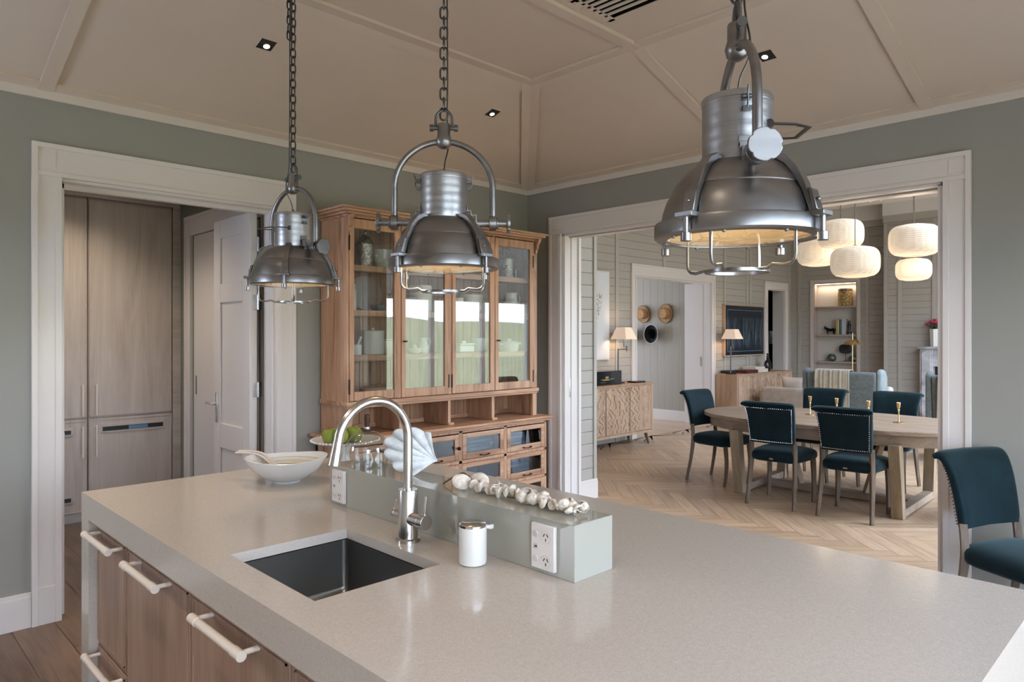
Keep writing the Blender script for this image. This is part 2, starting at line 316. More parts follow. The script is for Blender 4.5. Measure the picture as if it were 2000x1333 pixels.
# ------------------------------------------------------------------ mesh helpers
class MB:
    def __init__(s): s.bm = bmesh.new(); s.smooth = True
    def box(s, a, b, mat=None):
        c = [(a[i] + b[i]) / 2 for i in range(3)]; d = [max(abs(b[i] - a[i]), 1e-5) for i in range(3)]
        m4 = Matrix.Translation(c) @ Matrix.Diagonal((*d, 1))
        if mat is not None: m4 = mat @ m4
        bmesh.ops.create_cube(s.bm, size=1, matrix=m4); return s
    def cyl(s, p0, p1, r0, r1=None, n=20, cap=True):
        p0 = Vector(p0); p1 = Vector(p1); r1 = r0 if r1 is None else r1; d = p1 - p0
        q = d.to_track_quat('Z', 'Y').to_matrix().to_4x4()
        bmesh.ops.create_cone(s.bm, cap_ends=cap, segments=n, radius1=r0, radius2=r1, depth=d.length, matrix=Matrix.Translation((p0 + p1) / 2) @ q); return s
    def sph(s, c, r, u=16, v=10, sc=(1, 1, 1), rot=None):
        m4 = Matrix.Translation(c)
        if rot is not None: m4 = m4 @ rot
        m4 = m4 @ Matrix.Diagonal((*sc, 1))
        bmesh.ops.create_uvsphere(s.bm, u_segments=u, v_segments=v, radius=r, matrix=m4); return s
    def grid(s, f, nu, nv, cu=False, cv=False):
        vs = [[s.bm.verts.new(f(i, j)) for j in range(nv)] for i in range(nu)]
        for i in range(nu if cu else nu - 1):
            for j in range(nv if cv else nv - 1):
                q = (vs[i][j], vs[(i + 1) % nu][j], vs[(i + 1) % nu][(j + 1) % nv], vs[i][(j + 1) % nv])
                try: s.bm.faces.new(q)
                except ValueError: pass
        return vs
    def tube(s, pts, r, n=10, closed=False, flat=None):
        pts = [Vector(p) for p in pts]; N = len(pts); rs = r if isinstance(r, (list, tuple)) else [r] * N
        T = []
        for i in range(N):
            if closed: d = pts[(i + 1) % N] - pts[i - 1]
            else: d = pts[min(i + 1, N - 1)] - pts[max(i - 1, 0)]
            T.append(d.normalized())
        up = Vector((0, 0, 1)) if abs(T[0].z) < .9 else Vector((1, 0, 0))
        nrm = (up - T[0] * up.dot(T[0])).normalized(); fr = []
        for i in range(N):
            if i: q = T[i - 1].rotation_difference(T[i]); nrm = (q @ nrm); nrm = (nrm - T[i] * nrm.dot(T[i])).normalized()
            fr.append((nrm.copy(), T[i].cross(nrm)))
        fl = flat or (1, 1)
        def f(i, j):
            a = 2 * PI * j / n; return pts[i] + fr[i][0] * math.cos(a) * rs[i] * fl[0] + fr[i][1] * math.sin(a) * rs[i] * fl[1]
        vs = s.grid(f, N, n, closed, True)
        if not closed:
            for e in (vs[0][::-1], vs[-1]):
                try: s.bm.faces.new(e)
                except ValueError: pass
        return s
    def lathe(s, prof, n=40, c=(0, 0, 0), sx=1, sy=1, rfun=None):
        c = Vector(c)
        def f(i, j):
            a = 2 * PI * j / n; r = max(prof[i][0], 1e-4)
            if rfun: r *= rfun(a, i)
            return c + Vector((math.cos(a) * r * sx, math.sin(a) * r * sy, prof[i][1]))
        s.grid(f, len(prof), n, False, True)
        bmesh.ops.remove_doubles(s.bm, verts=s.bm.verts[:], dist=2e-4) if prof[0][0] < 1e-3 or prof[-1][0] < 1e-3 else None
        return s
    def prism(s, pts, h0, h1, plane='xy'):
        def P3(p, h): return {'xy': (p[0], p[1], h), 'xz': (p[0], h, p[1]), 'yz': (h, p[0], p[1])}[plane]
        a = [s.bm.verts.new(P3(p, h0)) for p in pts]; b = [s.bm.verts.new(P3(p, h1)) for p in pts]; n = len(pts)
        s.bm.faces.new(a[::-1]); s.bm.faces.new(b)
        for i in range(n): s.bm.faces.new((a[i], a[(i + 1) % n], b[(i + 1) % n], b[i]))
        return s
    def xf(s, m4): bmesh.ops.transform(s.bm, matrix=m4, verts=s.bm.verts[:]); return s
    def build(s, name, mat, parent=None, bev=0, seg=2, smooth=True, angle=40, solid=0, sub=0, loc=None):
        bmesh.ops.recalc_face_normals(s.bm, faces=s.bm.faces[:])
        me = bpy.data.meshes.new(name); s.bm.to_mesh(me); s.bm.free()
        if isinstance(mat, str): mat = M[mat]
        me.materials.append(mat)
        if smooth:
            me.shade_smooth(); me.set_sharp_from_angle(angle=R(angle))
        o = bpy.data.objects.new(name, me); COL.objects.link(o)
        if solid: md = o.modifiers.new('solid', 'SOLIDIFY'); md.thickness = solid; md.offset = 0
        if bev: md = o.modifiers.new('bevel', 'BEVEL'); md.width = bev; md.segments = seg; md.limit_method = 'ANGLE'; md.angle_limit = R(35)
        if sub: md = o.modifiers.new('sub', 'SUBSURF'); md.levels = sub; md.render_levels = sub
        if parent: o.parent = parent
        if loc: o.location = loc
        return o
def empty(name, loc, rz=0, label=None, cat=None, group=None):
    o = bpy.data.objects.new(name, None); COL.objects.link(o); o.location = loc; o.rotation_euler = (0, 0, rz)
    o.empty_display_size = .05
    if label: tag(o, label, cat, group)
    return o
def tag(o, label, cat, group=None):
    o['label'] = label; o['category'] = cat
    if group: o['group'] = group
    return o
def struct(o): o['kind'] = 'structure'; return o
def sbox(name, a, b, mat, bev=0): return struct(MB().box(a, b).build(name, mat, bev=bev, smooth=bool(bev)))
def cbox(a, b): return MB().box(a, b)
CH = {}
def copy_tree(o, parent=None):
    c = o.copy(); COL.objects.link(c); c.parent = parent
    for ch in [x for x in bpy.data.objects if x.parent == o]: copy_tree(ch, c)
    return c
def arc(c, r, a0, a1, n, u, v):
    c = Vector(c); u = Vector(u); v = Vector(v)
    return [c + u * math.cos(a0 + (a1 - a0) * i / n) * r + v * math.sin(a0 + (a1 - a0) * i / n) * r for i in range(n + 1)]
def smoothpath(pts, k=6):
    pts = [Vector(p) for p in pts]; out = []
    P = [pts[0] * 2 - pts[1]] + pts + [pts[-1] * 2 - pts[-2]]
    for i in range(1, len(P) - 2):
        for j in range(k):
            t = j / k; a, b, c, d = P[i - 1:i + 3]
            out.append(.5 * ((2 * b) + (c - a) * t + (2 * a - 5 * b + 4 * c - d) * t * t + (3 * b - a - 3 * c + d) * t ** 3))
    out.append(pts[-1]); return out

XB, YA = 4.545, 4.42          # inner faces of the two kitchen walls
KX0 = -1.6                    # wall behind the camera
# ================================================================== SETTING
# ---- floors (real boards)
def plank_floor(name, mat, quads):
    bm = bmesh.new(); uvl = bm.loops.layers.uv.new('UVMap'); cl = bm.loops.layers.float_color.new('plank')
    for (pts, L, Wd) in quads:
        vs = [bm.verts.new((x, y, 0)) for x, y in pts]; f = bm.faces.new(vs); r = random.random(); ou, ov = random.random() * 50, random.random() * 50
        for lp, (u, v) in zip(f.loops, ((0, 0), (L, 0), (L, Wd), (0, Wd))):
            lp[uvl].uv = (u + ou, v + ov); lp[cl] = (r, r, r, 1)
        if f.normal.z < 0 or f.calc_area() < 0: pass
    bmesh.ops.recalc_face_normals(bm, faces=bm.faces[:])
    for f in bm.faces:
        f.normal_update()
        if f.normal.z < 0: f.normal_flip()
    me = bpy.data.meshes.new(name); bm.to_mesh(me); bm.free(); me.materials.append(M[mat])
    o = bpy.data.objects.new(name, me); COL.objects.link(o); return struct(o)
def straight(x0, x1, y0, y1, w, Lm, g=.002):
    q = []; x = x0
    while x < x1 - 1e-6:
        xe = min(x + w, x1); y = y0 - random.random() * Lm
        while y < y1:
            L = Lm * (.7 + .6 * random.random()); a, b = max(y, y0), min(y + L, y1)
            if b - a > .02: q.append((((x + g, a + g), (x + g, b - g), (xe - g, b - g), (xe - g, a + g)), b - a, w))
            y += L
        x = xe
    return q
plank_floor('floor', 'floork', straight(KX0, XB + .21, KW_Y, YA + 2.2, .19, 2.1))
def herring(x0, x1, y0, y1, L, w, g=.0015):
    q = []; c = math.cos(PI / 4)
    # herringbone lattice in (u,v), then turned 45 degrees
    n = int(20 / w)
    def rot(u, v): return (u * c - v * c, u * c + v * c)
    k = round(L / w)
    for i in range(-n, n):
        for j in range(-n // k - 2, n // k + 2):
            for kind in (0, 1):
                u0 = i * w + j * 2 * L * .5 - j * L * 0 ; v0 = i * w
                # cell step: along (w,w) for i, along (L,-L) for j
                u0 = i * w + j * L; v0 = i * w - j * L
                if kind == 0: r = (u0, v0, L, w)
                else: r = (u0 + L - 0, v0 + w - L, w, L) if False else (u0, v0 + w, w, L)
                uc, vc = r[0] + r[2] / 2, r[1] + r[3] / 2
                X, Y = rot(uc, vc); X += 9.5; Y += 2.5
                if X < x0 - L or X > x1 + L or Y < y0 - L or Y > y1 + L: continue
                a = (r[0] + g, r[1] + g); b2 = (r[0] + r[2] - g, r[1] + r[3] - g)
                pts = [rot(*p) for p in ((a[0], a[1]), (b2[0], a[1]), (b2[0], b2[1]), (a[0], b2[1]))]
                pts = [(px + 9.5, py + 2.5) for px, py in pts]
                if any(px < x0 or px > x1 or py < y0 or py > y1 for px, py in pts):
                    pts = [(min(max(px, x0), x1), min(max(py, y0), y1)) for px, py in pts]
                    area = abs(sum(pts[t][0] * pts[(t + 1) % 4][1] - pts[(t + 1) % 4][0] * pts[t][1] for t in range(4))) / 2
                    if area < 1e-3: continue
                if kind == 0: q.append((pts, L, w))
                else: q.append(([pts[1], pts[2], pts[3], pts[0]], L, w))
    return q
plank_floor('floor.001', 'floor', herring(XB + .215, 14.4, DW_Y, 6.08, .72, .12))
plank_floor('floor.002', 'floor', straight(8.4, 14.4, 6.085, 10.0, .12, 1.2))
sbox('floor.003', (KX0 - .2, DW_Y - .2, -.12), (14.8, 10.2, -.004), 'gap')

# ---- kitchen walls
def wall_with_hole(name, axis, c0, c1, a0, a1, z0, z1, holes, mat, u0=0, u1=0):
    """wall slab; axis 'X': runs along X between Y=c0..c1 ; axis 'Y': runs along Y between X=c0..c1"""
    mb = MB()
    def b(p, q, zz0, zz1):
        if q - p < 1e-4 or zz1 - zz0 < 1e-4: return
        if axis == 'X': mb.box((p, c0, zz0), (q, c1, zz1))
        else: mb.box((c0, p, zz0), (c1, q, zz1))
    x = a0
    for (h0, h1, hz0, hz1) in sorted(holes):
        b(x, h0, z0, z1); b(h0, h1, z0, hz0)
        if u1: b(h0, h1, hz1, u0); b(h0, h1, u1, z1)
        else: b(h0, h1, hz1, z1)
        x = h1
    b(x, a1, z0, z1)
    return struct(mb.build(name, mat, smooth=False))
wall_with_hole('wall_left', 'X', YA, YA + .17, KX0, XB + .22, 0, 2.9, [(.90, 2.135, 0, 2.40)], 'wall')
wall_with_hole('wall_right', 'Y', XB, XB + .22, KW_Y - .1, YA, 0, 2.9, [(1.105, 4.0, 0, 2.42)], 'wall')
wall_with_hole('wall_back', 'Y', KX0 - .15, KX0, KW_Y - .1, YA + 2.4, 0, 2.9, [(3.25, 4.1, 1.45, 2.3)], 'white_wall')  # small hole added for extra light from behind the camera
wall_with_hole('wall_window', 'X', KW_Y - .16, KW_Y, KX0, XB, 0, 2.9, [(-1.05, 3.95, .03, 2.40)], 'wall')

# ---- raked ceiling with flat centre
s_, d_ = .31, 1.18
zc, zf = 2.868, 2.868 + .31 * 1.18
x0, x1, y0, y1 = KX0, XB, KW_Y, YA
mb = MB(); bm = mb.bm
def V(*p): return bm.verts.new(p)
o_ = [V(x0, y0, zc), V(x1, y0, zc), V(x1, y1, zc), V(x0, y1, zc)]
i_ = [V(x0 + d_, y0 + d_, zf), V(x1 - d_, y0 + d_, zf), V(x1 - d_, y1 - d_, zf), V(x0 + d_, y1 - d_, zf)]
for k in range(4): bm.faces.new((o_[k], o_[(k + 1) % 4], i_[(k + 1) % 4], i_[k]))
# flat part with a rectangular duct for the air grille
vx0, vx1, vy0, vy1 = 2.67, 3.0, 1.28, 2.28
fx0, fx1, fy0, fy1 = x0 + d_, x1 - d_, y0 + d_, y1 - d_
for (a, b, c, d) in ((fx0, fx1, fy0, vy0), (fx0, fx1, vy1, fy1), (fx0, vx0, vy0, vy1), (vx1, fx1, vy0, vy1)):
    bm.faces.new((V(a, c, zf), V(b, c, zf), V(b, d, zf), V(a, d, zf)))
ceil = struct(mb.build('ceiling', 'ceiling', smooth=False))
mb = MB().box((vx0 - .02, vy0 - .02, zf + .08), (vx1 + .02, vy1 + .02, zf + .1)).box((vx0 - .02, vy0 - .02, zf), (vx0, vy1 + .02, zf + .08)).box((vx1, vy0 - .02, zf), (vx1 + .02, vy1 + .02, zf + .08)).box((vx0, vy0 - .02, zf), (vx1, vy0, zf + .08)).box((vx0, vy1, zf), (vx1, vy1 + .02, zf + .08))
struct(mb.build('ceiling.001', 'black', smooth=False))

# ceiling strips (flat battens following the slopes)
def zs(x, y): return min(zc + s_ * min(x - x0, x1 - x, y - y0, y1 - y), zf)
trimc = 0
def strip(name, p, q, w, t=.016, up=None):
    """thin board from p to q (points on the ceiling), width vector w, hung t below the surface"""
    p, q, w = Vector(p), Vector(q), Vector(w)
    t = t + .00045 * trimc
    n = (q - p).cross(w).normalized()
    if n.z > 0: n = -n
    mb = MB(); bm = mb.bm
    vs = []
    for h in (.001, t):
        for a in (p, q):
            for k in (0, 1): vs.append(bm.verts.new(a + w * k + n * h))
    for f in ((0, 1, 3, 2), (4, 6, 7, 5), (0, 2, 6, 4), (1, 5, 7, 3), (0, 4, 5, 1), (2, 3, 7, 6)): bm.faces.new([vs[i] for i in f])
    return struct(mb.build(name, 'ceiling', smooth=False))
bw = .07
def P3(x, y): return (x, y, zs(x, y))
def tname():
    global trimc; trimc += 1; return 'trim_%d' % trimc
# perimeter strips on slopes
strip(tname(), (x0, y1, zc), (x1, y1, zc), (0, -bw, bw * s_))
strip(tname(), (x1, y0, zc), (x1, y1, zc), (-bw, 0, bw * s_))
# ridge strips round the flat
strip(tname(), (fx0, fy1 + bw, zf - bw * s_), (fx1 + bw, fy1 + bw, zf - bw * s_), (0, -bw, bw * s_))
strip(tname(), (fx1 + bw, fy0, zf - bw * s_), (fx1 + bw, fy1 + bw, zf - bw * s_), (-bw, 0, bw * s_))
strip(tname(), (fx0, fy1, zf), (fx1, fy1, zf), (0, -bw, 0))
strip(tname(), (fx1, fy0, zf), (fx1, fy1, zf), (-bw, 0, 0))
# hip strips
strip(tname(), (x1, y1, zc), (fx1, fy1, zf), (-bw * 1.3, 0, 0))
strip(tname(), (x1, y1, zc), (fx1, fy1, zf), (0, -bw * 1.3, 0))
# battens on slopes
for bx in (.795,): strip(tname(), (bx, y1, zc), (bx, fy1, zf), (bw, 0, 0))
for by in (2.35, 1.15, -.05): strip(tname(), (x1, by, zc), (fx1, by, zf), (0, bw, 0))
for bx in (.795, -.9): strip(tname(), (bx, fy0, zf), (bx, fy1, zf), (bw, 0, 0))
for by in (2.35,): strip(tname(), (fx0, by, zf), (fx1, by, zf), (0, bw, 0))
# cornices
sbox(tname(), (x0, YA - .018, 2.81), (x1, YA - .001, zc + .004), 'trim2')
sbox(tname(), (XB - .018, y0, 2.81), (XB - .001, YA - .018, zc + .004), 'trim2')

# ---- casings
def casing(axis, face, dirn, h0, h1, w, ztop, zopen, reveal=0):
    """stepped casing with corner blocks. axis 'X': wall runs along X, face at Y=face, sticking out towards dirn"""
    mb = MB()
    def bb(a, b, z0, z1, t0, t1):
        lo, hi = sorted((face + dirn * t0, face + dirn * t1))
        if axis == 'X': mb.box((a, lo, z0), (b, hi, z1))
        else: mb.box((lo, a, z0), (hi, b, z1))
    for (a, b, s) in ((h0 - w, h0, 1), (h1, h1 + w, -1)):
        out_, inn = (a, b) if s == 1 else (b, a)
        bb(a, b, 0, ztop, 0, .018)                                   # flat board
        e = sorted((out_, out_ + s * w * .2)); bb(e[0], e[1], .0, ztop, .018, .028)     # back band
        e = sorted((inn - s * w * .22, inn)); bb(e[0], e[1], .0, zopen + .0, .018, .026)   # inner bead
        bb(a, b, 0, .20, .018, .024)
    bb(h0 - w, h1 + w, zopen, ztop, 0, .0185)
    bb(h0 - w, h1 + w, ztop - w * .2, ztop, .018, .0285)
    bb(h0 - w, h1 + w, zopen, zopen + w * .18, .018, .0255)
    for (a, b) in ((h0 - w, h0), (h1, h1 + w)):
        bb(a + w * .2, b - w * .2, zopen + w * .3, ztop - w * .3, .0185, .0225)
    return struct(mb.build(tname(), 'trim', bev=.0015, smooth=False))
casing('X', YA, -1, .905, 2.13, .137, 2.575, 2.40)
casing('Y', XB, -1, 1.105, 4.0, .137, 2.575, 2.42)
# linings of the two openings
mb = MB()
mb.box((.885, YA, 0), (.905, YA + .17, 2.40)).box((.905, YA + .07, 0), (.935, YA + .115, 2.385))
mb.box((2.13, YA, 0), (2.15, YA + .17, 2.40)).box((2.115, YA + .02, 0), (2.13, YA + .11, 2.385))
mb.box((.885, YA, 2.385), (2.15, YA + .17, 2.402)).box((.905, YA + .07, 2.36), (2.13, YA + .115, 2.385))
struct(mb.build(tname(), 'trim', bev=.001, smooth=False))
mb = MB()
for (ya, yb, s) in ((3.985, 4.003, 1), (1.102, 1.12, -1)):
    mb.box((XB, min(ya, yb), 0), (XB + .075, max(ya, yb), 2.42)).box((XB + .105, min(ya, yb), 0), (XB + .22, max(ya, yb), 2.42))
    e = sorted((ya - .015, yb - .018)) if s == 1 else sorted((ya + .018, yb + .015))
    mb.box((XB + .0, e[0], 0), (XB + .03, e[1], 2.41)); mb.box((XB + .19, e[0], 0), (XB + .22, e[1], 2.41))
mb.box((XB, 1.1, 2.402), (XB + .075, 4.0, 2.42)).box((XB + .105, 1.1, 2.402), (XB + .22, 4.0, 2.42))
struct(mb.build(tname(), 'trim', bev=.001, smooth=False))
sbox(tname(), (XB + .074, 1.12, 2.395), (XB + .106, 3.985, 2.4), 'oakh')
# pocket door edge in the jamb with flush pull
pd = empty('door_1', (XB + .078, 3.992, 0)); struct(pd)
MB().box((0, 0, .01), (.026, .012, 2.395)).build('door_edge', 'trim', pd, bev=.001)
MB().box((.007, -.003, 1.0), (.019, .001, 1.16)).build('flush_pull', 'silver', pd, bev=.001)

# baseboards
def baseboard(name, a, b):
    mb = MB(); (ax, ay), (bx, by) = a, b
    if abs(ax - bx) > abs(ay - by): mb.box((ax, ay, 0), (bx, by, .165)).box((ax, ay + (.006 if by > ay else -.0), .165), (bx, by, .185))
    else: mb.box((ax, ay, 0), (bx, by, .165)).box((ax + (.006 if bx > ax else 0), ay, .165), (bx, by, .185))
    return struct(mb.build(name, 'trim', bev=.002, smooth=False))
baseboard('baseboard_left', (x0, YA - .02), (.768, YA - .001))
baseboard('baseboard_left.001', (2.268, YA - .02), (XB, YA - .001))
baseboard('baseboard_right', (XB - .02, y0), (XB - .001, .968))
baseboard('baseboard_right.001', (XB - .02, 4.137), (XB - .001, YA - .02))

# ---- kitchen glazed wall frame
def glazing(name, cx0, cx1, z0, z1, y, bars, mat='trim'):
    r = empty(name, (cx0, y, 0)); struct(r); mb = MB(); w = cx1 - cx0
    mb.box((0, -.05, z0), (w, .05, z0 + .05)).box((0, -.05, z1 - .07), (w, .05, z1)).box((0, -.05, z0), (.06, .05, z1)).box((w - .06, -.05, z0), (w, .05, z1))
    for bx in bars: mb.box((bx - .045, -.04, z0), (bx + .045, .04, z1))
    mb.build('window_frame', mat, r, bev=.004)
    MB().box((.05, -.004, z0 + .04), (w - .05, .004, z1 - .06)).build('window_pane', 'clear', r, smooth=False)
glazing('window_1', -1.05, 3.95, .03, 2.40, KW_Y - .08, [1.25, 2.5, 3.75])

# ---- pantry behind the left opening
PY = 6.53
sbox('wall_pantry_right', (2.25, YA + .17, 0), (2.42, 7.2, 2.9), 'wall_pantry')
wall_with_hole('wall_pantry_left', 'Y', .2, .32, YA + .17, 7.2, 0, 2.9, [(5.5, 6.2, 1.3, 2.1)], 'wall_pantry')  # hidden hole added to let light into the pantry
sbox('wall_pantry_back', (.2, 7.1, 0), (2.42, 7.2, 2.9), 'wall_pantry')
sbox('ceiling.002', (.2, YA + .17, 2.80), (2.42, 7.2, 2.86), 'ceiling')
casing('Y', 2.25, -1, 4.85, 6.22, .14, 2.57, 2.40)
sl = empty('door_2', (2.245, 5.53, 0)); struct(sl)
MB().box((-.012, -.62, .01), (.0, .62, 2.39)).build('door_panel', 'trim', sl, bev=.001)
MB().box((-.016, .555, 1.04), (-.010, .57, 1.2)).build('flush_pull', 'gun2', sl)
# hinged leaf swung into the pantry
lf = empty('door_3', (2.10, 4.63, 0)); struct(lf); LW = .62; LT = .04
mb = MB().box((-LT, 0, .008), (0, LW, 2.385))
MB.build(mb, 'door_leaf', 'trim', lf, bev=.002)
mb = MB()
for (z0, z1) in ((.0, .0),): pass
def panel_frame(mb, y0, y1, z0, z1, x, s):
    f = .1
    for (a, b, c, d) in ((0, LW, z1, z1 + f),): pass
st = MB()
for (a, b, c, d) in ((0, .12, .008, 2.385), (LW - .12, LW, .008, 2.385), (.12, LW - .12, 2.25, 2.385), (.12, LW - .12, 1.78, 1.92), (.12, LW - .12, .72, .90), (.12, LW - .12, .008, .22)):
    st.box((-LT - .012, a, c), (-LT + .001, b, d))
st.build('door_rails', 'trim', lf, bev=.004)
hd = MB().box((-LT - .018, LW - .075, .9), (-LT - .011, LW - .04, 1.12)).cyl((-LT - .018, LW - .058, 1.04), (-LT - .06, LW - .058, 1.04), .011).cyl((-LT - .055, LW - .07, 1.04), (-LT - .055, LW + .04 - .0, 1.04), .009)
hd.build('door_handle', 'silver', lf, bev=.002)
for z in (.35, 1.12, 1.72, 2.12):
    MB().box((-.03, -.003, z), (.0, .001, z + .1)).cyl((.006, -.004, z), (.006, -.004, z + .1), .006, n=10).box((.012, -.003, z), (.03, .001, z + .1)).build('hinge', 'silver', lf)
# tall oak cupboards
def white_bar(z0, z1, x, y, r=.0075):
    return MB().cyl((x, y - .038, z0), (x, y - .038, z1), r, n=12).cyl((x, y, z0 + .02), (x, y - .038, z0 + .02), .005, n=8).cyl((x, y, z1 - .02), (x, y - .038, z1 - .02), .005, n=8)
def cupboard(name, a, b, label, hx, inner):
    r = empty(name, (0, PY, 0), 0, label, 'cupboard', 'tall oak pantry cupboards')
    MB().box((a + .001, .022, .08), (b - .001, .55, 2.68)).build('body', 'oak', r, smooth=False)
    for (z0, z1, nm) in ((.862, 2.665, 'upper_door'), (.085, .85, 'lower_door')):
        d = MB().box((a + .004, .0, z0), (b - .004, .02, z1)).build(nm, 'oak', r, bev=.002)
        fr = MB()
        for (p, q, u, v) in ((a + .01, b - .01, z1 - .016, z1 - .01), (a + .01, b - .01, z0 + .01, z0 + .016), (a + .01, a + .016, z0 + .01, z1 - .01), (b - .016, b - .01, z0 + .01, z1 - .01)):
            fr.box((p, -.004, u), (q, .001, v))
        fr.build('bead', 'oakh', d)
        hz = (.88, 1.14) if nm == 'upper_door' else (.54, .80)
        white_bar(hz[0], hz[1], hx, 0).build('handle', 'white_metal', d)
    MB().box((a + .002, .06, .0), (b - .002, .08, .08)).build('plinth', 'trim', r)
    return r
c1 = cupboard('oak_cupboard', 1.53, 2.185, 'tall oak pantry cupboard with a long black slot across its lower door', 1.584, True)
MB().box((1.62, -.006, .725), (2.115, .001, .80)).build('slot_frame', 'oakh', c1, bev=.002)
MB().box((1.632, -.008, .742), (2.105, -.003, .778)).build('vent_slot', 'black', c1)
MB().box((1.83, -.009, .744), (1.98, -.007, .774)).build('blue_sticker', plain('blue_label_film', hexc('#5f86a3'), .3), c1)
c2 = cupboard('oak_cupboard', .93, 1.525, 'tall oak pantry cupboard cut off by the left door casing, with two short slots', 1.484, True)
for z in (.72, .17):
    MB().box((1.15, -.006, z), (1.42, .001, z + .07)).build('slot_frame', 'oakh', c2, bev=.002)
    MB().box((1.16, -.008, z + .018), (1.405, -.003, z + .05)).build('vent_slot', 'black', c2)
    MB().box((1.28, -.010, z + .022), (1.36, -.006, z + .036)).build('vent_tag', 'silver', c2)
# cupboard surround fixed to the room
mb = MB().box((.32, PY - .01, 2.68), (2.25, PY + .56, 2.80)).box((2.187, PY - .012, 0), (2.25, PY + .5, 2.68)).box((.32, PY, 0), (.925, PY + .5, 2.68))
struct(mb.build(tname(), 'oakh', smooth=False))
sbox(tname(), (.32, PY - .05, 2.765), (2.25, PY - .0105, 2.80), 'oakh')

# ================================================================== ISLAND
IX0, IX1, IY0, IY1, IZ = .723, 2.102, .302, 3.188, .92
wt = MB()
sx0, sx1, sy0, sy1 = .819, 1.198, 1.497, 1.981
def L(a, b): wt.box(a, b)
# slab with sink hole
for (a, b, c, d) in ((IX0, sx0, IY0, IY1), (sx1, IX1, IY0, IY1), (sx0, sx1, IY0, sy0), (sx0, sx1, sy1, IY1)):
    L((a, c, IZ - .03), (b, d, IZ))
L((IX0, IY0 + .105, .827), (IX0 + .03, IY1 - .105, IZ - .03)); L((IX1 - .03, IY0 + .105, .827), (IX1, IY1 - .105, IZ - .03))
L((IX0, IY1 - .105, 0), (IX1, IY1, IZ - .03)); L((IX0, IY0, 0), (IX1, IY0 + .105, IZ - .03))
bmesh.ops.remove_doubles(wt.bm, verts=wt.bm.verts[:], dist=1e-5)
o = wt.build('island_worktop', 'quartz', smooth=False)
tag(o, 'long pale quartz island worktop with thick mitred edges running down both ends to the floor', 'worktop')
# fronts
edges = [3.083, 2.705, 2.098, 1.482, .867, .41]
lab = ['narrow oak island unit with two stacked drawers, farthest from the camera', 'tall oak island drawer unit second from the far end', 'oak island drawer unit whose whole white bar handle shows nearest the camera', 'oak island unit only a corner of which shows at the bottom edge', 'oak island unit at the near end of the row, out of view']
for i in range(4):
    ya, yb = edges[i + 1], edges[i]
    r = empty('island_cabinet', (IX0 + .03, (ya + yb) / 2, 0), 0, lab[i], 'cabinet', 'oak cabinets under the island'); h = (yb - ya) / 2
    MB().box((.022, -h + .001, .08), (1.3, h - .001, .82 if not 1 <= i <= 2 else .60)).build('carcass', 'oaki', r, smooth=False)
    MB().box((.06, -h + .002, 0), (.08, h - .002, .08)).build('plinth', 'oaki', r)
    rows = ((.352, .805), (.095, .335)) if i == 0 else ((.095, .805),)
    for (z0, z1) in rows:
        d = MB().box((0, -h + .010, z0), (.02, h - .010, z1)).build('drawer', 'oaki', r, bev=.0015)
        bd = MB()
        for (p, q, u, v) in ((-h + .02, h - .02, z1 - .018, z1 - .013), (-h + .02, h - .02, z0 + .013, z0 + .018), (-h + .02, -h + .025, z0 + .013, z1 - .013), (h - .025, h - .02, z0 + .013, z1 - .013)):
            bd.box((-.004, p, u), (.001, q, v))
        bd.build('bead', 'oaki', d)
        zc_ = z1 - .022
        hb = .16
        MB().cyl((-.052, -hb, zc_), (-.052, hb, zc_), .0115, n=18).cyl((-.052, -hb - .001, zc_), (-.052, -hb + .045, zc_), .0132, n=18).cyl((-.052, hb - .045, zc_), (-.052, hb + .001, zc_), .0132, n=18) \
            .cyl((0, -hb + .018, zc_), (-.052, -hb + .018, zc_), .007, n=12).cyl((0, hb - .018, zc_), (-.052, hb - .018, zc_), .007, n=12).build('bar_handle', 'white_metal', d, bev=.001)
    fr = MB().box((.004, -h, .08), (.022, -h + .007, .824)).box((.004, h - .007, .08), (.022, h, .824)).box((.004, -h + .007, .809), (.022, h - .007, .824))
    if i == 0: fr.box((.004, -h + .007, .340), (.022, h - .007, .348))
    fr.build('face_frame', 'oaki', r, bev=.001)
# sink
sk = empty('kitchen_sink', ((sx0 + sx1) / 2, (sy0 + sy1) / 2, .9), 0, 'square undermount stainless steel sink set in the island worktop', 'sink')
hx, hy, dp = (sx1 - sx0) / 2 - .002, (sy1 - sy0) / 2 - .002, -.19
mb = MB()
def rr(hx, hy, r, z, n=6):
    pts = []
    for (cx, cy, a0) in ((hx - r, hy - r, 0), (-hx + r, hy - r, 90), (-hx + r, -hy + r, 180), (hx - r, -hy + r, 270)):
        for i in range(n + 1):
            a = R(a0 + 90 * i / n); pts.append((cx + r * math.cos(a), cy + r * math.sin(a), z))
    return pts
rings = [rr(hx + .012, hy + .012, .02, -.012), rr(hx - .001, hy - .001, .018, -.012), rr(hx - .002, hy - .002, .018, dp + .03), rr(hx - .012, hy - .012, .02, dp + .006), rr(hx - .035, hy - .035, .03, dp), rr(.045, .045, .0449, dp - .004)]
mb.grid(lambda i, j: rings[i][j], len(rings), len(rings[0]), False, True)
mb.build('basin', 'sinks', sk, angle=60)
MB().lathe([(.0001, dp - .006), (.04, dp - .006), (.045, dp + .0), (.05, dp + .001)], 28).build('drain', 'chrome', sk)
fr = MB().box((.075, -hy + .001, -.075), (.125, -hy + .006, -.045)).build('overflow', 'chrome', sk, bev=.002)
MB().box((.08, -hy + .004, -.07), (.12, -hy + .0075, -.05)).build('overflow_slot', 'black', fr)
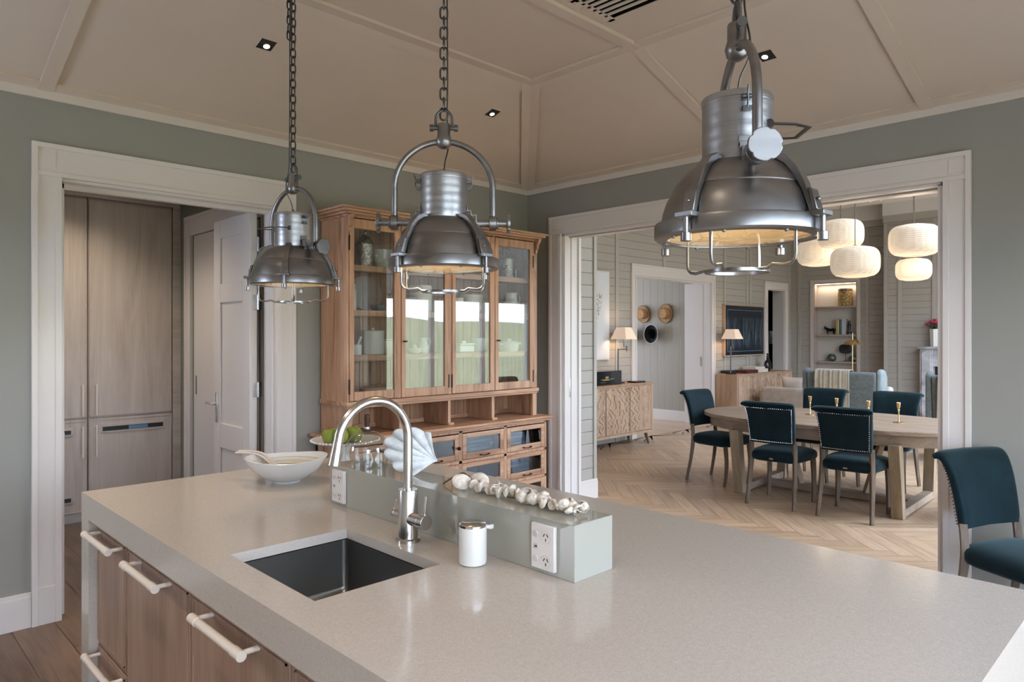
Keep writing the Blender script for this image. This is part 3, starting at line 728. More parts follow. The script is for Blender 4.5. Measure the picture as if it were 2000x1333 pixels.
# tap
tp = empty('kitchen_tap', (1.261, 1.735, IZ), 0, 'tall arched brushed nickel mixer tap beside the sink', 'tap')
MB().lathe([(.0001, .0), (.037, 0), (.037, .008), (.034, .01), (.031, .012), (.0305, .155), (.029, .158), (.0001, .158)], 36).build('body', 'steel', tp)
pts = [(0, 0, .15), (0, 0, .22), (0, 0, .30)] + [tuple(p) for p in arc((-.12, 0, .315), .12, 0, R(172), 22, (1, 0, 0), (0, 0, 1))] + [(-.243, 0, .295)]
MB().tube(pts, .0138, 18).build('spout', 'steel', tp)
MB().cyl((-.2395, 0, .33), (-.2525, 0, .262), .0140, .0175, 24).build('spray_head', 'steel', tp, bev=.001)
MB().cyl((0, -.02, .072), (-.0, -.066, .072), .0215, n=28).cyl((0, -.068, .072), (-.0, -.092, .072), .0222, n=28).build('mixer_cartridge', 'steel', tp, bev=.001)
MB().cyl((0, -.08, .085), (.004, -.088, .150), .0042, n=12).build('lever', 'steel', tp)
MB().cyl((0, .02, .075), (0, .056, .075), .016, n=24).cyl((0, .056, .075), (0, .068, .075), .0165, n=24).build('filter_knob', 'steel', tp, bev=.001)
MB().prism([(.040, .088), (.07, .088), (.062, .118), (.050, .118)], -.006, .006, 'yz').build('filter_lever', 'steel', tp, bev=.002)
# soap dispenser
sd = empty('soap_dispenser', (1.262, 1.437, IZ), R(-20), 'white cylindrical soap dispenser with a mirrored steel lid', 'soap dispenser')
MB().lathe([(.0001, 0), (.032, 0), (.037, .004), (.0385, .012), (.0385, .100), (.037, .106), (.0001, .106)], 44).build('bottle', 'white_gloss', sd)
MB().lathe([(.0375, .104), (.0378, .110), (.034, .113), (.0001, .113)], 44).build('lid', 'chrome', sd)
MB().box((.012 - .0, -.008, .093), (.055, .008, .103)).cyl((.052, 0, .091), (.052, 0, .103), .010, n=20).build('nozzle', 'white_gloss', sd, bev=.003)
# glass riser box
gr = MB().box((1.346, 1.143, IZ), (1.502, 2.346, 1.065)).build('glass_riser', 'riser', bev=.0012, seg=1, smooth=False)
tag(gr, 'long low box clad in grey green glass running along the island behind the tap', 'riser box')
# outlets on riser
def outlet(y, z, label):
    r = empty('power_outlet', (1.3455, y, z), 0, label, 'power outlet', 'white power outlets on the glass riser')
    MB().box((-.012, -.041, -.059), (0, .041, .059)).build('plate', 'plastic', r, bev=.002)
    for z0 in (.028, -.036):
        MB().cyl((-.0115, .022, z0 + .004), (-.016, .022, z0 + .004), .008, n=18).build('switch', 'plastic_dim', r, bev=.0015)
        ring = MB(); ring.tube(arc((-.0122, -.012, z0), .0165, 0, 2 * PI, 28, (0, 1, 0), (0, 0, 1))[:-1], .0007, 6, closed=True); ring.build('socket_ring', 'plastic_dim', r)
        sl_ = MB()
        for (yy, rot) in ((-.006, 30), (-.018, -30)):
            mm = Matrix.Translation((-.0123, yy, z0 + .005)) @ Matrix.Rotation(R(rot), 4, 'X'); sl_.box((-.0006, -.0011, -.0045), (.0005, .0011, .0045), mm)
        sl_.box((-.0128, -.0131, z0 - .011), (-.0117, -.0109, z0 - .003))
        sl_.build('socket_slots', 'black', r)
    MB().box((-.0135, .014, -.008), (-.0115, .03, .006)).build('usb_surround', 'plastic_dim', r, bev=.001)
    MB().box((-.0142, .018, -.003), (-.0132, .026, .001)).build('usb_port', 'black', r)
outlet(1.243, .992, 'white double outlet on the glass riser close to the soap dispenser')
outlet(2.268, .992, 'white double outlet at the far left end of the glass riser')
# salad bowl with servers
sb = empty('salad_bowl', (1.40, 2.80, IZ), R(-25), 'white oval salad bowl with a fluted cream inside, left of the riser', 'bowl')
prof = [(.0001, .0), (.055, 0), (.058, .006), (.095, .02), (.135, .05), (.158, .083), (.166, .098), (.162, .1), (.155, .086), (.13, .054), (.09, .027), (.05, .016), (.0001, .014)]
mb = MB()
def f(i, j):
    a = 2 * PI * j / 56; r, z = prof[i]; k = (r / .166)
    return (math.cos(a) * r * 1.03, math.sin(a) * r * .93, z + .012 * k * k * math.cos(a) ** 2)
mb.grid(f, len(prof), 56, False, True); bmesh.ops.remove_doubles(mb.bm, verts=mb.bm.verts[:], dist=3e-4)
mb.build('bowl_body', 'white_gloss', sb)
fl = MB()
for i in range(7):
    k = .45 + .075 * i; z = .018 + (.098 - .018) * ((k - .3) / .68) ** 1.7
    fl.tube([(math.cos(a) * .155 * k * 1.03, math.sin(a) * .155 * k * .93, z + .002) for a in [2 * PI * j / 40 for j in range(40)]], .0022, 5, closed=True)
fl.build('fluting', plain('cream_glaze', hexc('#d9c7a6'), .25), sb)
for (dy, dz, nm) in ((0.0, 0, 'fork'), (.022, .004, 'spoon')):
    s2 = MB(); s2.tube(smoothpath([(.02, .02 + dy, .035), (-.06, .025 + dy, .055), (-.13, .03 + dy, .102 + dz), (-.19, .03 + dy, .113 + dz), (-.245, .028 + dy, .113 + dz)], 5), [.010] * 8 + [.0075] * 8 + [.009] * 5, 8, flat=(.5, 1.3))
    o = s2.build('salad_server', 'cushion'); o.location = (1.40, 2.80, IZ); o.rotation_euler = (0, 0, R(-25 + 120))
    tag(o, 'cream horn salad %s resting in the white bowl, %s of the pair' % (nm, 'nearer' if dy == 0 else 'farther'), 'salad server', 'pair of salad servers')
    o.rotation_euler = (0, 0, R(38 - 90 + 0))
# cake stand with apples
cs = empty('cake_stand', (1.765, 2.93, IZ), 0, 'white footed cake stand with a beaded scalloped rim holding green apples', 'cake stand')
MB().lathe([(.0001, 0), (.06, 0), (.062, .006), (.03, .016), (.018, .04), (.016, .07), (.03, .098), (.07, .108), (.15, .118), (.158, .125), (.156, .128), (.146, .123), (.07, .115), (.0001, .114)], 56).build('stand', 'white_gloss', cs)
bd = MB()
for i in range(54): a = 2 * PI * i / 54; bd.sph((.160 * math.cos(a), .160 * math.sin(a), .127), .0052, 8, 6)
bd.build('beaded_rim', 'white_gloss', cs)
ap = [(-.078, .05, 0), (-.02, .055, 0), (.04, .0, 0), (-.045, -.005, 0), (.02, .085, 0), (.07, .06, 0)]
alab = ['green apple at the left edge of the cake stand', 'green apple second from the left on the cake stand', 'green apple nearest the glass dome on the stand', 'green apple at the front of the cake stand', 'green apple at the back of the cake stand', 'yellow green apple at the right side of the stand']
for (p, l) in zip(ap, alab):
    a = empty('green_apple', (1.765 + p[0] * .9, 2.93 + p[1] * .9 - .02, IZ + .116), random.random() * 6, l, 'apple', 'green apples on the cake stand')
    MB().lathe([(.0001, .008), (.012, .002), (.024, .003), (.034, .018), (.037, .036), (.033, .054), (.022, .064), (.01, .063), (.0001, .055)], 22).build('fruit', 'apple', a)
    MB().tube([(0, 0, .055), (.002, 0, .066), (.006, 0, .074)], .0013, 6).build('stem', 'rope', a)
# glass dome
gd = empty('glass_cloche', (1.425, 2.215, 1.0655), 0, 'clear glass dome with a dark wooden knob standing on the riser', 'cloche')
MB().lathe([(.074, 0), (.078, .004), (.080, .05), (.076, .08), (.060, .106), (.036, .121), (.012, .126), (.0001, .127)], 44).build('dome', thin_glass('cloche_glass', (.86, .87, .85), 3.0), gd)
MB().lathe([(.0001, .126), (.014, .126), (.014, .132), (.008, .136), (.0085, .15), (.011, .172), (.010, .186), (.0001, .19)], 20).build('knob', wood('dark_knob_wood', hexc('#2b1a12'), hexc('#43291c'), hexc('#54362a')), gd)
MB().lathe([(.0075, .134), (.0115, .134), (.0115, .142), (.0075, .142)], 20).build('collar', 'silver', gd)
# clam shell
cl = MB(); NU, NV = 180, 30
def clam(i, j):
    u = i / (NU - 1); v = j / (NV - 1); th = R(-66) + R(132) * u
    rr_ = v * (.150 + .016 * abs(math.cos(6.0 * PI * u)) - .045 * (2 * u - 1) ** 2)
    ridge = (abs(math.cos(6 * PI * u)) ** .9 - .4) * .020 * v ** .8
    h = .075 * math.sin(PI * min(1, v * .62 + .02)) ** .8 * math.cos(th * .75) + ridge
    return (rr_ * math.sin(th) * .74, h * 1.1, rr_ * math.cos(th) * 1.12)
cl.grid(clam, NU, NV)
o = cl.build('clam_shell', 'shellw', solid=.010, angle=80)
# fan opens up and to the left, ribs facing the kitchen
o.rotation_euler = (0, 0, 0)
fw = Vector((math.cos(YAW), math.sin(YAW), 0)); rt = Vector((math.sin(YAW), -math.cos(YAW), 0)); upv = Vector((0, 0, 1))
ax = (-rt * math.cos(R(24)) + upv * math.sin(R(24))).normalized()       # direction the fan opens
nrm = (-fw + upv * .12).normalized(); nrm = (nrm - ax * nrm.dot(ax)).normalized(); sd_ = nrm.cross(ax)
mm = Matrix((sd_, nrm, ax)).transposed().to_4x4()
mm.translation = Vector((1.462, 2.01, 1.0655)) + rt * .100 - fw * .0 + upv * .040
o.matrix_world = mm
tag(o, 'large white fluted clam shell propped on the glass riser behind the tap', 'shell')
# garland
gl = empty('shell_garland', (1.43, 1.42, 1.0655), 0, 'string of small white seashells with two sand dollar halves lying along the riser top', 'garland')
cpts = smoothpath([(-.0, .265, .02), (.02, .25, .035), (.0, .22, .03), (.01, .17, .01), (.02, .11, .008), (-.01, .04, .008), (.02, -.03, .008), (.01, -.1, .008), (.03, -.15, .01), (.0, -.22, .008)], 6)
MB().tube(cpts, .0022, 6).build('cord', 'rope', gl)
MB().tube(smoothpath([(-.02, .33, .004), (.0, .31, .022), (.02, .28, .04), (.018, .252, .034)], 6), .0028, 6).build('tassel_cord', 'rope', gl)
def cockle(r):
    m_ = MB()
    def f(i, j):
        u = i / 20; v = j / 7; a = 2 * PI * u; z = math.cos(v * PI * .5); rad = math.sin(v * PI * .5)
        k = 1 + .05 * math.cos(14 * a) * v
        return (r * rad * math.cos(a) * k, r * rad * math.sin(a) * k * .9 + r * .15 * (1 - v), r * .75 * z)
    m_.grid(f, 20, 8, True, False); m_.sph((0, r * .35, r * .62), r * .3, 8, 6); return m_
proto = cockle(.0145).build('shell', 'shellc', gl, solid=.0015, angle=70)
rnd = random.Random(5); n_s = 40
for i in range(n_s):
    o = proto if i == 0 else proto.copy()
    if i: COL.objects.link(o); o.parent = gl
    tt = i / (n_s - 1); y = .19 - tt * .42
    side = (.018 if i % 2 else -.014) + rnd.uniform(-.012, .014)
    o.location = (side, y + rnd.uniform(-.008, .008), .0125 + rnd.uniform(0, .012)); s2 = rnd.uniform(.85, 1.25)
    o.scale = (s2,) * 3; o.rotation_euler = (rnd.uniform(.6, 2.4), rnd.uniform(-.8, .8), rnd.uniform(0, 6.28))
for (x, y, rz) in ((-.03, .225, .4), (.022, .20, -.5)):
    m_ = MB(); m_.lathe([(.0001, .012), (.015, .011), (.028, .006), (.033, 0), (.029, -.002), (.0001, .002)], 26, sx=1, sy=.75)
    o = m_.build('sand_dollar', 'shellc', gl); o.location = (x, y, .028); o.rotation_euler = (R(65), R(10), rz - PI / 4)

# ================================================================== PENDANT LAMPS
def make_pendant(cx, cy, rot, label, chain_extra=False):
    z0 = 1.757
    r = empty('pendant_lamp', (cx, cy, z0), rot, label, 'pendant lamp', 'industrial pewter pendants over the island')
    RR = .176
    # local +X is the yoke axis
    MB().lathe([(.071, .175), (.072, .163), (.088, .158), (.112, .143), (.134, .116), (.1385, .105), (.1375, .103), (.150, .083), (.158, .058), (.162, .036), (.168, .034), (.168, .030), (.160, .030), (.150, .06), (.13, .1), (.1, .13), (.07, .15)], 64).build('dome', 'gun', r)
    MB().lathe([(.1600, .034), (.1745, .034), (.1765, .030), (.1765, .004), (.172, .0), (.150, -.001), (.149, .003), (.164, .006), (.164, .030)], 72).build('rim_band', 'gun', r, angle=30)
    MB().lathe([(.150, .004), (.146, .02), (.136, .06), (.11, .105), (.07, .135), (.03, .142), (.0001, .143)], 48).build('reflector', 'gold_in', r)
    nk = MB(); pr = [(.071, .155)]
    for i in range(29):
        z = .17 + i * .0042; pr.append((.0735 + .00016 * math.sin(i * 1.05), z))
    pr += [(.0735, .29), (.0755, .291), (.0755, .302), (.074, .304), (.05, .306), (.0001, .308)]
    nk.lathe(pr, 56); nk.build('neck', 'gun3', r, angle=50)
    # bulb
    MB().sph((0, 0, .075), .028, 16, 12, (1, 1, 1.3)).build('bulb', 'bulb', r)
    MB().cyl((0, 0, .11), (0, 0, .145), .02, n=16).build('lamp_holder', 'gun2', r)
    MB().lathe([(.150, .0015), (.08, -.004), (.0001, -.006)], 48).build('glass_lens', 'clear', r)
    # arms with thumb screws
    for k in range(4):
        a = R(45 + 90 * k); m4 = Matrix.Rotation(a, 4, 'Z')
        p = [(.075, .168), (.092, .172), (.116, .161), (.140, .134), (.158, .098), (.169, .06), (.1785, .036), (.167, .036), (.150, .083), (.131, .118), (.112, .143), (.088, .158), (.074, .160)]
        mb = MB().prism(p, -.011, .011, 'xz'); mb.xf(m4); arm = mb.build('rib', 'gun', r, bev=.002)
        mb = MB().box((.160, -.0145, .038), (.186, .0145, .088)); 
        mb = MB().prism([(.163, .086), (.172, .083), (.1835, .040), (.175, .038)], -.0135, .0135, 'xz').box((.165, -.020, .028), (.199, .020, .038)).sph((.180, 0, .062), .004, 8, 6); mb.xf(m4); mb.build('clamp_foot', 'gun', arm, bev=.0015)
        mb = MB().cyl((.188, 0, .030), (.188, 0, -.004), .0055, n=12).cyl((.188, 0, -.004), (.188, 0, -.021), .0105, n=18); mb.xf(m4); mb.build('thumb_screw', 'gun', arm, bev=.0008)
    for k in range(8):
        a = R(22 + 45 * k); MB().sph((.157 * math.cos(a), .157 * math.sin(a), -.001), .0045, 8, 6).build('rim_screw', 'gun', r)
    # cage
    for k in range(4):
        a = R(45 + 90 * k + (12 if k % 2 else -12)); ca, sa = math.cos(a), math.sin(a)
        P_ = [(.152, .004), (.152, -.045), (.1495, -.056), (.142, -.063), (.125, -.066), (.095, -.062), (.082, -.069), (.062, -.069)]
        MB().tube([(x * ca, x * sa, z) for x, z in P_], .0035, 8).build('cage_wire', 'gun', r)
    MB().lathe([(.056, -.074), (.068, -.074), (.068, -.067), (.056, -.067), (.056, -.074)], 48).build('cage_ring', 'gun', r, angle=30)
    # yoke
    yw = .157; zp = .150
    pts = [(yw, 0, zp), (yw, 0, .22), (yw, 0, .262)] + [tuple(p) for p in arc((0, 0, .262), yw, 0, PI, 26, (1, 0, 0), (0, 0, .95))][1:] + [(-yw, 0, .22), (-yw, 0, zp)]
    MB().tube(pts, .0098, 14).build('yoke', 'gun', r)
    MB().lathe([(.0001, -.026), (.012, -.024), (.022, -.016), (.026, 0), (.022, .014), (.0205, .018), (.0205, .052), (.019, .055), (.0001, .055)], 32, c=(0, 0, .413)).build('hub', 'gun', r)
    for s in (1, -1):
        kn = MB().cyl((s * .100, 0, zp), (s * .205, 0, zp), .0115, n=20).cyl((s * (yw - .011), 0, zp), (s * (yw + .011), 0, zp), .0245, n=28).cyl((s * (yw + .012), 0, zp), (s * (yw + .018), 0, zp), .019, n=24).build('pivot', 'gun', r, bev=.001)
        n_ = 80; pts2 = []
        for j in range(n_):
            a = 2 * PI * j / n_; rad = .0325 - .003 * max(0, math.cos(5 * a)) ** 6; pts2.append((rad * math.cos(a), zp + rad * math.sin(a)))
        MB().prism(pts2, s * .203, s * .213, 'yz').build('knob', 'gun', kn, bev=.0015)
        br = MB().box((s * .070, -.016, .186), (s * .088, .016, .190)).box((s * .074, -.016, .186), (s * .077, .016, .205)).box((s * .086, -.016, .172), (s * .105, .016, .176)).box((s * .086, -.016, .172), (s * .089, .016, .190)).box((s * .102, -.016, .130), (s * .106, .016, .176)).build('bracket', 'gun', r, bev=.0008)
        # spring latch on the lid
        la = MB().box((s * .074, -.009, .278), (s * .084, .009, .289)).box((s * .074, -.009, .255), (s * .086, .009, .264)).tube([(s * .083, 0, .258), (s * .091, 0, .272), (s * .088, 0, .287), (s * .095, 0, .304)], .0022, 8).cyl((s * .085, -.010, .283), (s * .085, .010, .283), .004, n=10).build('latch', 'gun2', r)
    # carrying handle (flat bail on one side, at right angles to the yoke)
    hb = [(-.052, .060 - .0, .235), (-.054, .105, .232), (-.040, .138, .229), (.040, .138, .229), (.054, .105, .232), (.052, .060, .235)]
    MB().tube(hb, .0042, 8, flat=(.55, 1.6)).cyl((-.057, .052, .235), (-.049, .056, .235), .009, n=14).cyl((.057, .052, .235), (.049, .056, .235), .009, n=14).build('carrying_handle', 'gun2', r)
    # shackle + bolt + cable
    zsk = .468
    sk_ = MB().tube([(.026, 0, .452), (.026, 0, .475)] + [tuple(p) for p in arc((0, 0, .482), .026, 0, PI, 14, (1, 0, 0), (0, 0, 1.15))] + [(-.026, 0, .475), (-.026, 0, .452)], .0045, 10)
    sk_.cyl((-.040, 0, .455), (.040, 0, .455), .007, n=14).cyl((-.045, 0, .455), (-.033, 0, .455), .011, n=16).cyl((.033, 0, .455), (.045, 0, .455), .011, n=16)
    sk_.build('shackle', 'gun2', r)
    MB().tube(smoothpath([(.0, .0, .308), (.004, .006, .35), (.012, .022, .39), (.014, .024, .43), (.010, .014, .50), (.012, .010, .62), (.010, .010, .9), (.010, .008, 1.2), (.0, .0, zf - z0 - .002)], 6), .0022, 6).cyl((0, 0, .305), (0, 0, .322), .006, n=10).build('cable', 'chain', r)
    cm = MB(); zz = .500; kk = 0
    while z0 + zz < zf - .03:
        h, w_ = .0125, .0085; pts = []
        for j in range(20):
            a = 2 * PI * j / 20; x = w_ * math.cos(a) * 1.35; z = (h if math.sin(a) > 0 else -h) * (1 if abs(math.sin(a)) > .2 else abs(math.sin(a)) / .2) * .75 + math.sin(a) * w_ * 1.2
            pts.append(((x, 0, zz + z) if kk % 2 == 0 else (0, x, zz + z)))
        cm.tube(pts, .0032, 7, closed=True); zz += .0325; kk += 1
    if chain_extra:
        for q in range(12):
            zq = zf - z0 - .05 - q * .0325; pts = []
            if zq < .99: break
            for j in range(20):
                a = 2 * PI * j / 20; x = .0115 * math.cos(a); z = .0095 * (1 if math.sin(a) > 0 else -1) + math.sin(a) * .0100
                pts.append((.026 + x, .0, zq + z) if q % 2 == 0 else (.026, x, zq + z))
            cm.tube(pts, .0032, 7, closed=True)
    cm.build('chain', 'chain', r)
    MB().lathe([(.0001, -.02), (.012, -.02), (.02, -.012), (.055, -.006), (.06, 0)], 32, c=(0, 0, zf - z0)).build('ceiling_rose', 'gun2', r)
    l = bpy.data.lights.new('pendant_glow', 'POINT'); l.energy = .9; l.color = (1, .82, .6); l.shadow_soft_size = .03
    lo = bpy.data.objects.new('pendant_glow', l); lo.location = (cx, cy, z0 + .03); COL.objects.link(lo)
    return r
PXS = 1.41
ang = YAW - R(90)      # yoke square to the view direction
make_pendant(PXS, 2.76, ang + R(142), 'pewter dome pendant farthest left, hung from the longest looking chain', True)
make_pendant(PXS, 1.746, ang + R(3), 'pewter dome pendant in the middle of the three, in front of the glazed dresser')
make_pendant(PXS, .736, ang + R(-94), 'largest looking pewter dome pendant, nearest the camera on the right')

# ================================================================== DRESSER
hu = empty('pine_dresser', (3.365, 4.40, 0), 0, 'tall antique pine dresser with four glazed doors above glass fronted drawers', 'dresser')
HX = 3.365
def hbx(mb, a, b): mb.box((a[0] - HX, a[1] - 4.40, a[2]), (b[0] - HX, b[1] - 4.40, b[2])); return mb
uX0, uX1, uY = 2.453, 4.283, 4.055
mb = MB()
hbx(mb, (uX0, uY + .0285, .868), (uX0 + .03, 4.395, 2.34)); mb.build('side_panel', 'pine', hu, bev=.002)
mb = MB(); hbx(mb, (uX1 - .03, uY + .0285, .868), (uX1, 4.395, 2.34)); mb.build('side_panel', 'pine', hu, bev=.002)
mb = MB(); 
x = uX0 + .03; 
while x < uX1 - .03:
    hbx(mb, (x + .001, 4.378, .87), (min(x + .088, uX1 - .03), 4.395, 2.335)); x += .09
mb.build('backboards', 'pineb', hu, bev=.003)
mb = MB()     # front frame
for (a, b) in ((uX0 - .001, 2.468), (2.865, 2.887), (3.318, 3.350), (3.780, 3.795), (4.232, uX1 + .001)): hbx(mb, (a, uY, 1.10), (b, uY + .028, 2.335))
hbx(mb, (uX0 - .002, uY - .012, 2.333), (uX1, uY + .03, 2.345))
mb.build('door_posts', 'pine', hu, bev=.0015)
mb = MB(); hbx(mb, (uX0 - .012, uY - .014, 1.068), (uX1 + .012, 4.395, 1.098)); hbx(mb, (uX0 - .006, uY - .008, 1.052), (uX1 + .006, uY + .03, 1.07)); mb.build('waist_moulding', 'pineh', hu, bev=.004)
for z in (2.022, 1.715, 1.408): 
    mb = MB(); hbx(mb, (uX0 + .03, uY + .045, z - .042), (uX1 - .03, uY + .06, z)); hbx(mb, (uX0 + .03, uY + .06, z - .022), (uX1 - .03, 4.378, z)); mb.build('shelf', 'pineh', hu, bev=.003)
mb = MB(); hbx(mb, (uX0 + .03, uY + .03, 1.098), (uX1 - .03, 4.378, 1.118)); mb.build('shelf', 'pineh', hu)
mb = MB()     # cornice
for (e, z0, z1) in ((.012, 2.335, 2.352), (.03, 2.350, 2.368), (.055, 2.366, 2.384), (.072, 2.382, 2.398)):
    hbx(mb, (uX0 - e, uY - e, z0), (uX1 + e, 4.395, z1))
mb.build('cornice', 'pineh', hu, bev=.006, seg=3)
for xx in (uX0 + .002, uX1 - .028):
    p = [(uY - 4.40, 2.345), (uY - 4.40 - .052, 2.345), (uY - 4.40 - .048, 2.325), (uY - 4.40 - .028, 2.30), (uY - 4.40 - .03, 2.275), (uY - 4.40 - .014, 2.262), (uY - 4.40 - .01, 2.235), (uY - 4.40, 2.23)]
    MB().prism(p, xx - HX, xx - HX + .026, 'yz').build('corbel', 'pine', hu, bev=.002)
# glazed doors
def gdoor(a, b, hinge, nm='glazed_door'):
    z0, z1 = 1.103, 2.325; s = .036
    mb = MB(); Yd = uY - .006
    hbx(mb, (a, Yd, z0), (a + s, Yd + .022, z1)); hbx(mb, (b - s, Yd, z0), (b, Yd + .022, z1))
    hbx(mb, (a + s, Yd, z0), (b - s, Yd + .022, z0 + .06)); hbx(mb, (a + s, Yd, z1 - .065), (b - s, Yd + .022, z1))
    d = mb.build(nm, 'pine', hu, bev=.003)
    mb = MB(); hbx(mb, (a + s - .003, Yd + .009, z0 + .055), (b - s + .003, Yd + .012, z1 - .06)); mb.build('pane', 'glass', d, smooth=False)
    hxp = a - .002 if hinge == 'L' else b + .002
    mb = MB()
    for zz in (1.20, 2.16): hbx(mb, (hxp - .004, Yd - .003, zz - .05), (hxp + .004, Yd + .002, zz + .05))
    mb.build('hinges', 'iron', d)
gdoor(2.470, 2.863, 'L'); gdoor(2.889, 3.316, 'R'); gdoor(3.352, 3.778, 'L'); gdoor(3.797, 4.230, 'R')
for xx in (2.905, 3.812):
    mb = MB().cyl((xx - HX, uY - 4.4 - .006, 1.50), (xx - HX, uY - 4.4 - .03, 1.50), .004, n=8).box((xx - HX - .014, uY - 4.4 - .034, 1.494), (xx - HX + .014, uY - 4.4 - .028, 1.506)).lathe([(.0001, 0), (.012, 0)], 10, c=(xx - HX, uY - 4.4, 1.5)); mb.build('turn_key', 'iron', hu)
# open niches
for xx in (2.888, 3.335, 3.785):
    mb = MB(); hbx(mb, (xx - .012, uY + .02, .868), (xx + .012, 4.378, 1.06)); mb.build('niche_divider', 'pine', hu, bev=.002)
for xx in (3.335, 3.785):
    mb = MB(); hbx(mb, (xx - .014, uY + .008, .868), (xx + .014, uY + .019, 1.054)); hbx(mb, (xx - .016, uY - .005, .867), (xx + .034, uY + .0185, .885)); mb.build('niche_post', 'pine', hu, bev=.002)
for (a, b) in ((uX1 - .05, uX1), (uX0, uX0 + .04), (2.876, 2.90)):
    mb = MB(); hbx(mb, (a, uY + .001, .868), (b, uY + (.028 if b - a > .03 else .019), 1.054)); mb.build('niche_post', 'pine', hu, bev=.002)
mb = MB(); hbx(mb, (uX0 + .03, 4.36, .868), (uX1 - .03, 4.378, .90)); mb.build('niche_skirting', 'pineh', hu, bev=.003)
# base
bY = 3.985; bX0, bX1 = 2.415, 4.325
mb = MB(); hbx(mb, (2.362, 3.945, .846), (4.372, 4.396, .867)); hbx(mb, (2.385, 3.962, .826), (4.35, 4.396, .847)); mb.build('counter', 'pineh', hu, bev=.006, seg=3)
mb = MB()
hbx(mb, (bX0, bY + .02, .04), (bX0 + .025, 4.395, .826)); hbx(mb, (bX1 - .025, bY + .02, .04), (bX1, 4.395, .826)); hbx(mb, (bX0, 4.37, .04), (bX1, 4.395, .826)); hbx(mb, (bX0, bY + .03, .04), (bX1, 4.395, .06))
mb.build('base_sides', 'pine', hu, bev=.002)
mb = MB(); cols = [2.455, 2.915, 3.38, 3.845, 4.303]; rows = [.815, .590, .367, .145]
for i, xx in enumerate(cols):
    w2 = .016; lo, hi = (bX0, xx) if i == 0 else ((xx, bX1) if i == 4 else (xx - w2, xx + w2)); hbx(mb, (lo, bY, .04), (hi, bY + .025, .826))
for z in rows: hbx(mb, (bX0, bY, z - .012 if z < .8 else z - .006), (bX1, bY + .024, z + .012))
hbx(mb, (bX0, bY - .012, .0), (bX1, bY + .025, .13)); hbx(mb, (bX0, bY + .02, 0), (bX0 + .05, 4.39, .05)); hbx(mb, (bX1 - .05, bY + .02, 0), (bX1, 4.39, .05))
mb.build('base_frame', 'pine', hu, bev=.002)
k = 0
for ci in range(4):
    for ri in range(3):
        a, b = (cols[ci] + (.018 if ci else .002)), cols[ci + 1] - (.018 if ci < 3 else .002); z1, z0 = rows[ri] - .014, rows[ri + 1] + .014
        mb = MB(); Yd = bY - .002
        hbx(mb, (a, Yd, z0), (a + .04, Yd + .02, z1)); hbx(mb, (b - .04, Yd, z0), (b, Yd + .02, z1)); hbx(mb, (a + .04, Yd, z0), (b - .04, Yd + .02, z0 + .047)); hbx(mb, (a + .04, Yd, z1 - .035), (b - .04, Yd + .02, z1))
        d = mb.build('glass_drawer', 'pineh', hu, bev=.004)
        mb = MB(); hbx(mb, (a + .037, Yd + .008, z0 + .044), (b - .037, Yd + .012, z1 - .032)); mb.build('drawer_pane', thin_glass('drawer_glass', (.55, .62, .66), 1.6) if k == 0 else MATS['drawer_glass'], d, smooth=False)
        mb = MB(); hbx(mb, (a + .01, Yd + .02, z0), (b - .01, 4.36, z0 + .008)); hbx(mb, (a + .01, 4.3, z0), (b - .01, 4.31, z1 - .02)); hbx(mb, (a + .002, Yd + .02, z0), (a + .01, 4.31, z1 - .02)); hbx(mb, (b - .01, Yd + .02, z0), (b - .002, 4.31, z1 - .02)); mb.build('drawer_box', plain('dark_drawer_lining', (.03, .035, .04), .7) if k == 0 else MATS['dark_drawer_lining'], d)
        xm = (a + b) / 2 - HX; yy = Yd - 4.4; zh = z0 + .022
        MB().tube([(xm - .042, yy, zh), (xm - .042, yy - .018, zh), (xm - .03, yy - .022, zh - .002), (xm, yy - .024, zh - .005), (xm + .03, yy - .022, zh - .002), (xm + .042, yy - .018, zh), (xm + .042, yy, zh)], .0036, 8).sph((xm - .042, yy - .016, zh), .007, 10, 8).sph((xm + .042, yy - .016, zh), .007, 10, 8).build('pull', 'iron', d)
        k += 1
MB().cyl((3.345 - HX, bY - 4.4 - .002, .70), (3.345 - HX, bY - 4.4 - .02, .70), .004, n=10).sph((3.345 - HX, bY - 4.4 - .026, .70), .014, 14, 10).build('round_knob', 'iron', hu)

# drawer contents: stacked linen / books
def stack(xx, zb, n, w_, dpt, th, lab_, cat, grp, mats, y=4.10):
    z = zb
    for i in range(n):
        o = MB().box((-w_ / 2, -dpt / 2, 0), (w_ / 2, dpt / 2, th * .92)).build('folded_linen' if cat == 'linen' else 'book', mats[i % len(mats)], bev=.002)
        o.location = (xx + random.uniform(-.006, .006), y, z); o.rotation_euler = (0, 0, random.uniform(-.05, .05)); tag(o, lab_, cat, grp); z += th
linm = [plain('grey_linen', hexc('#a9a9ad'), .9), plain('pale_linen', hexc('#c4c3c6'), .9)]
stack(3.995, .632, 5, .17, .2, .024, 'flat grey white napkin in the stack behind the top right dresser drawer glass', 'linen', 'napkins in the top right drawer', linm)
stack(4.03, .409, 6, .20, .2, .022, 'folded grey napkin in the stack behind the second right dresser drawer glass', 'linen', 'napkins in the second right drawer', linm)
stack(3.57, .632, 5, .30, .2, .028, 'wide folded grey cloth behind the glass of the drawer left of the end column', 'linen', 'cloths in the third drawer', linm)

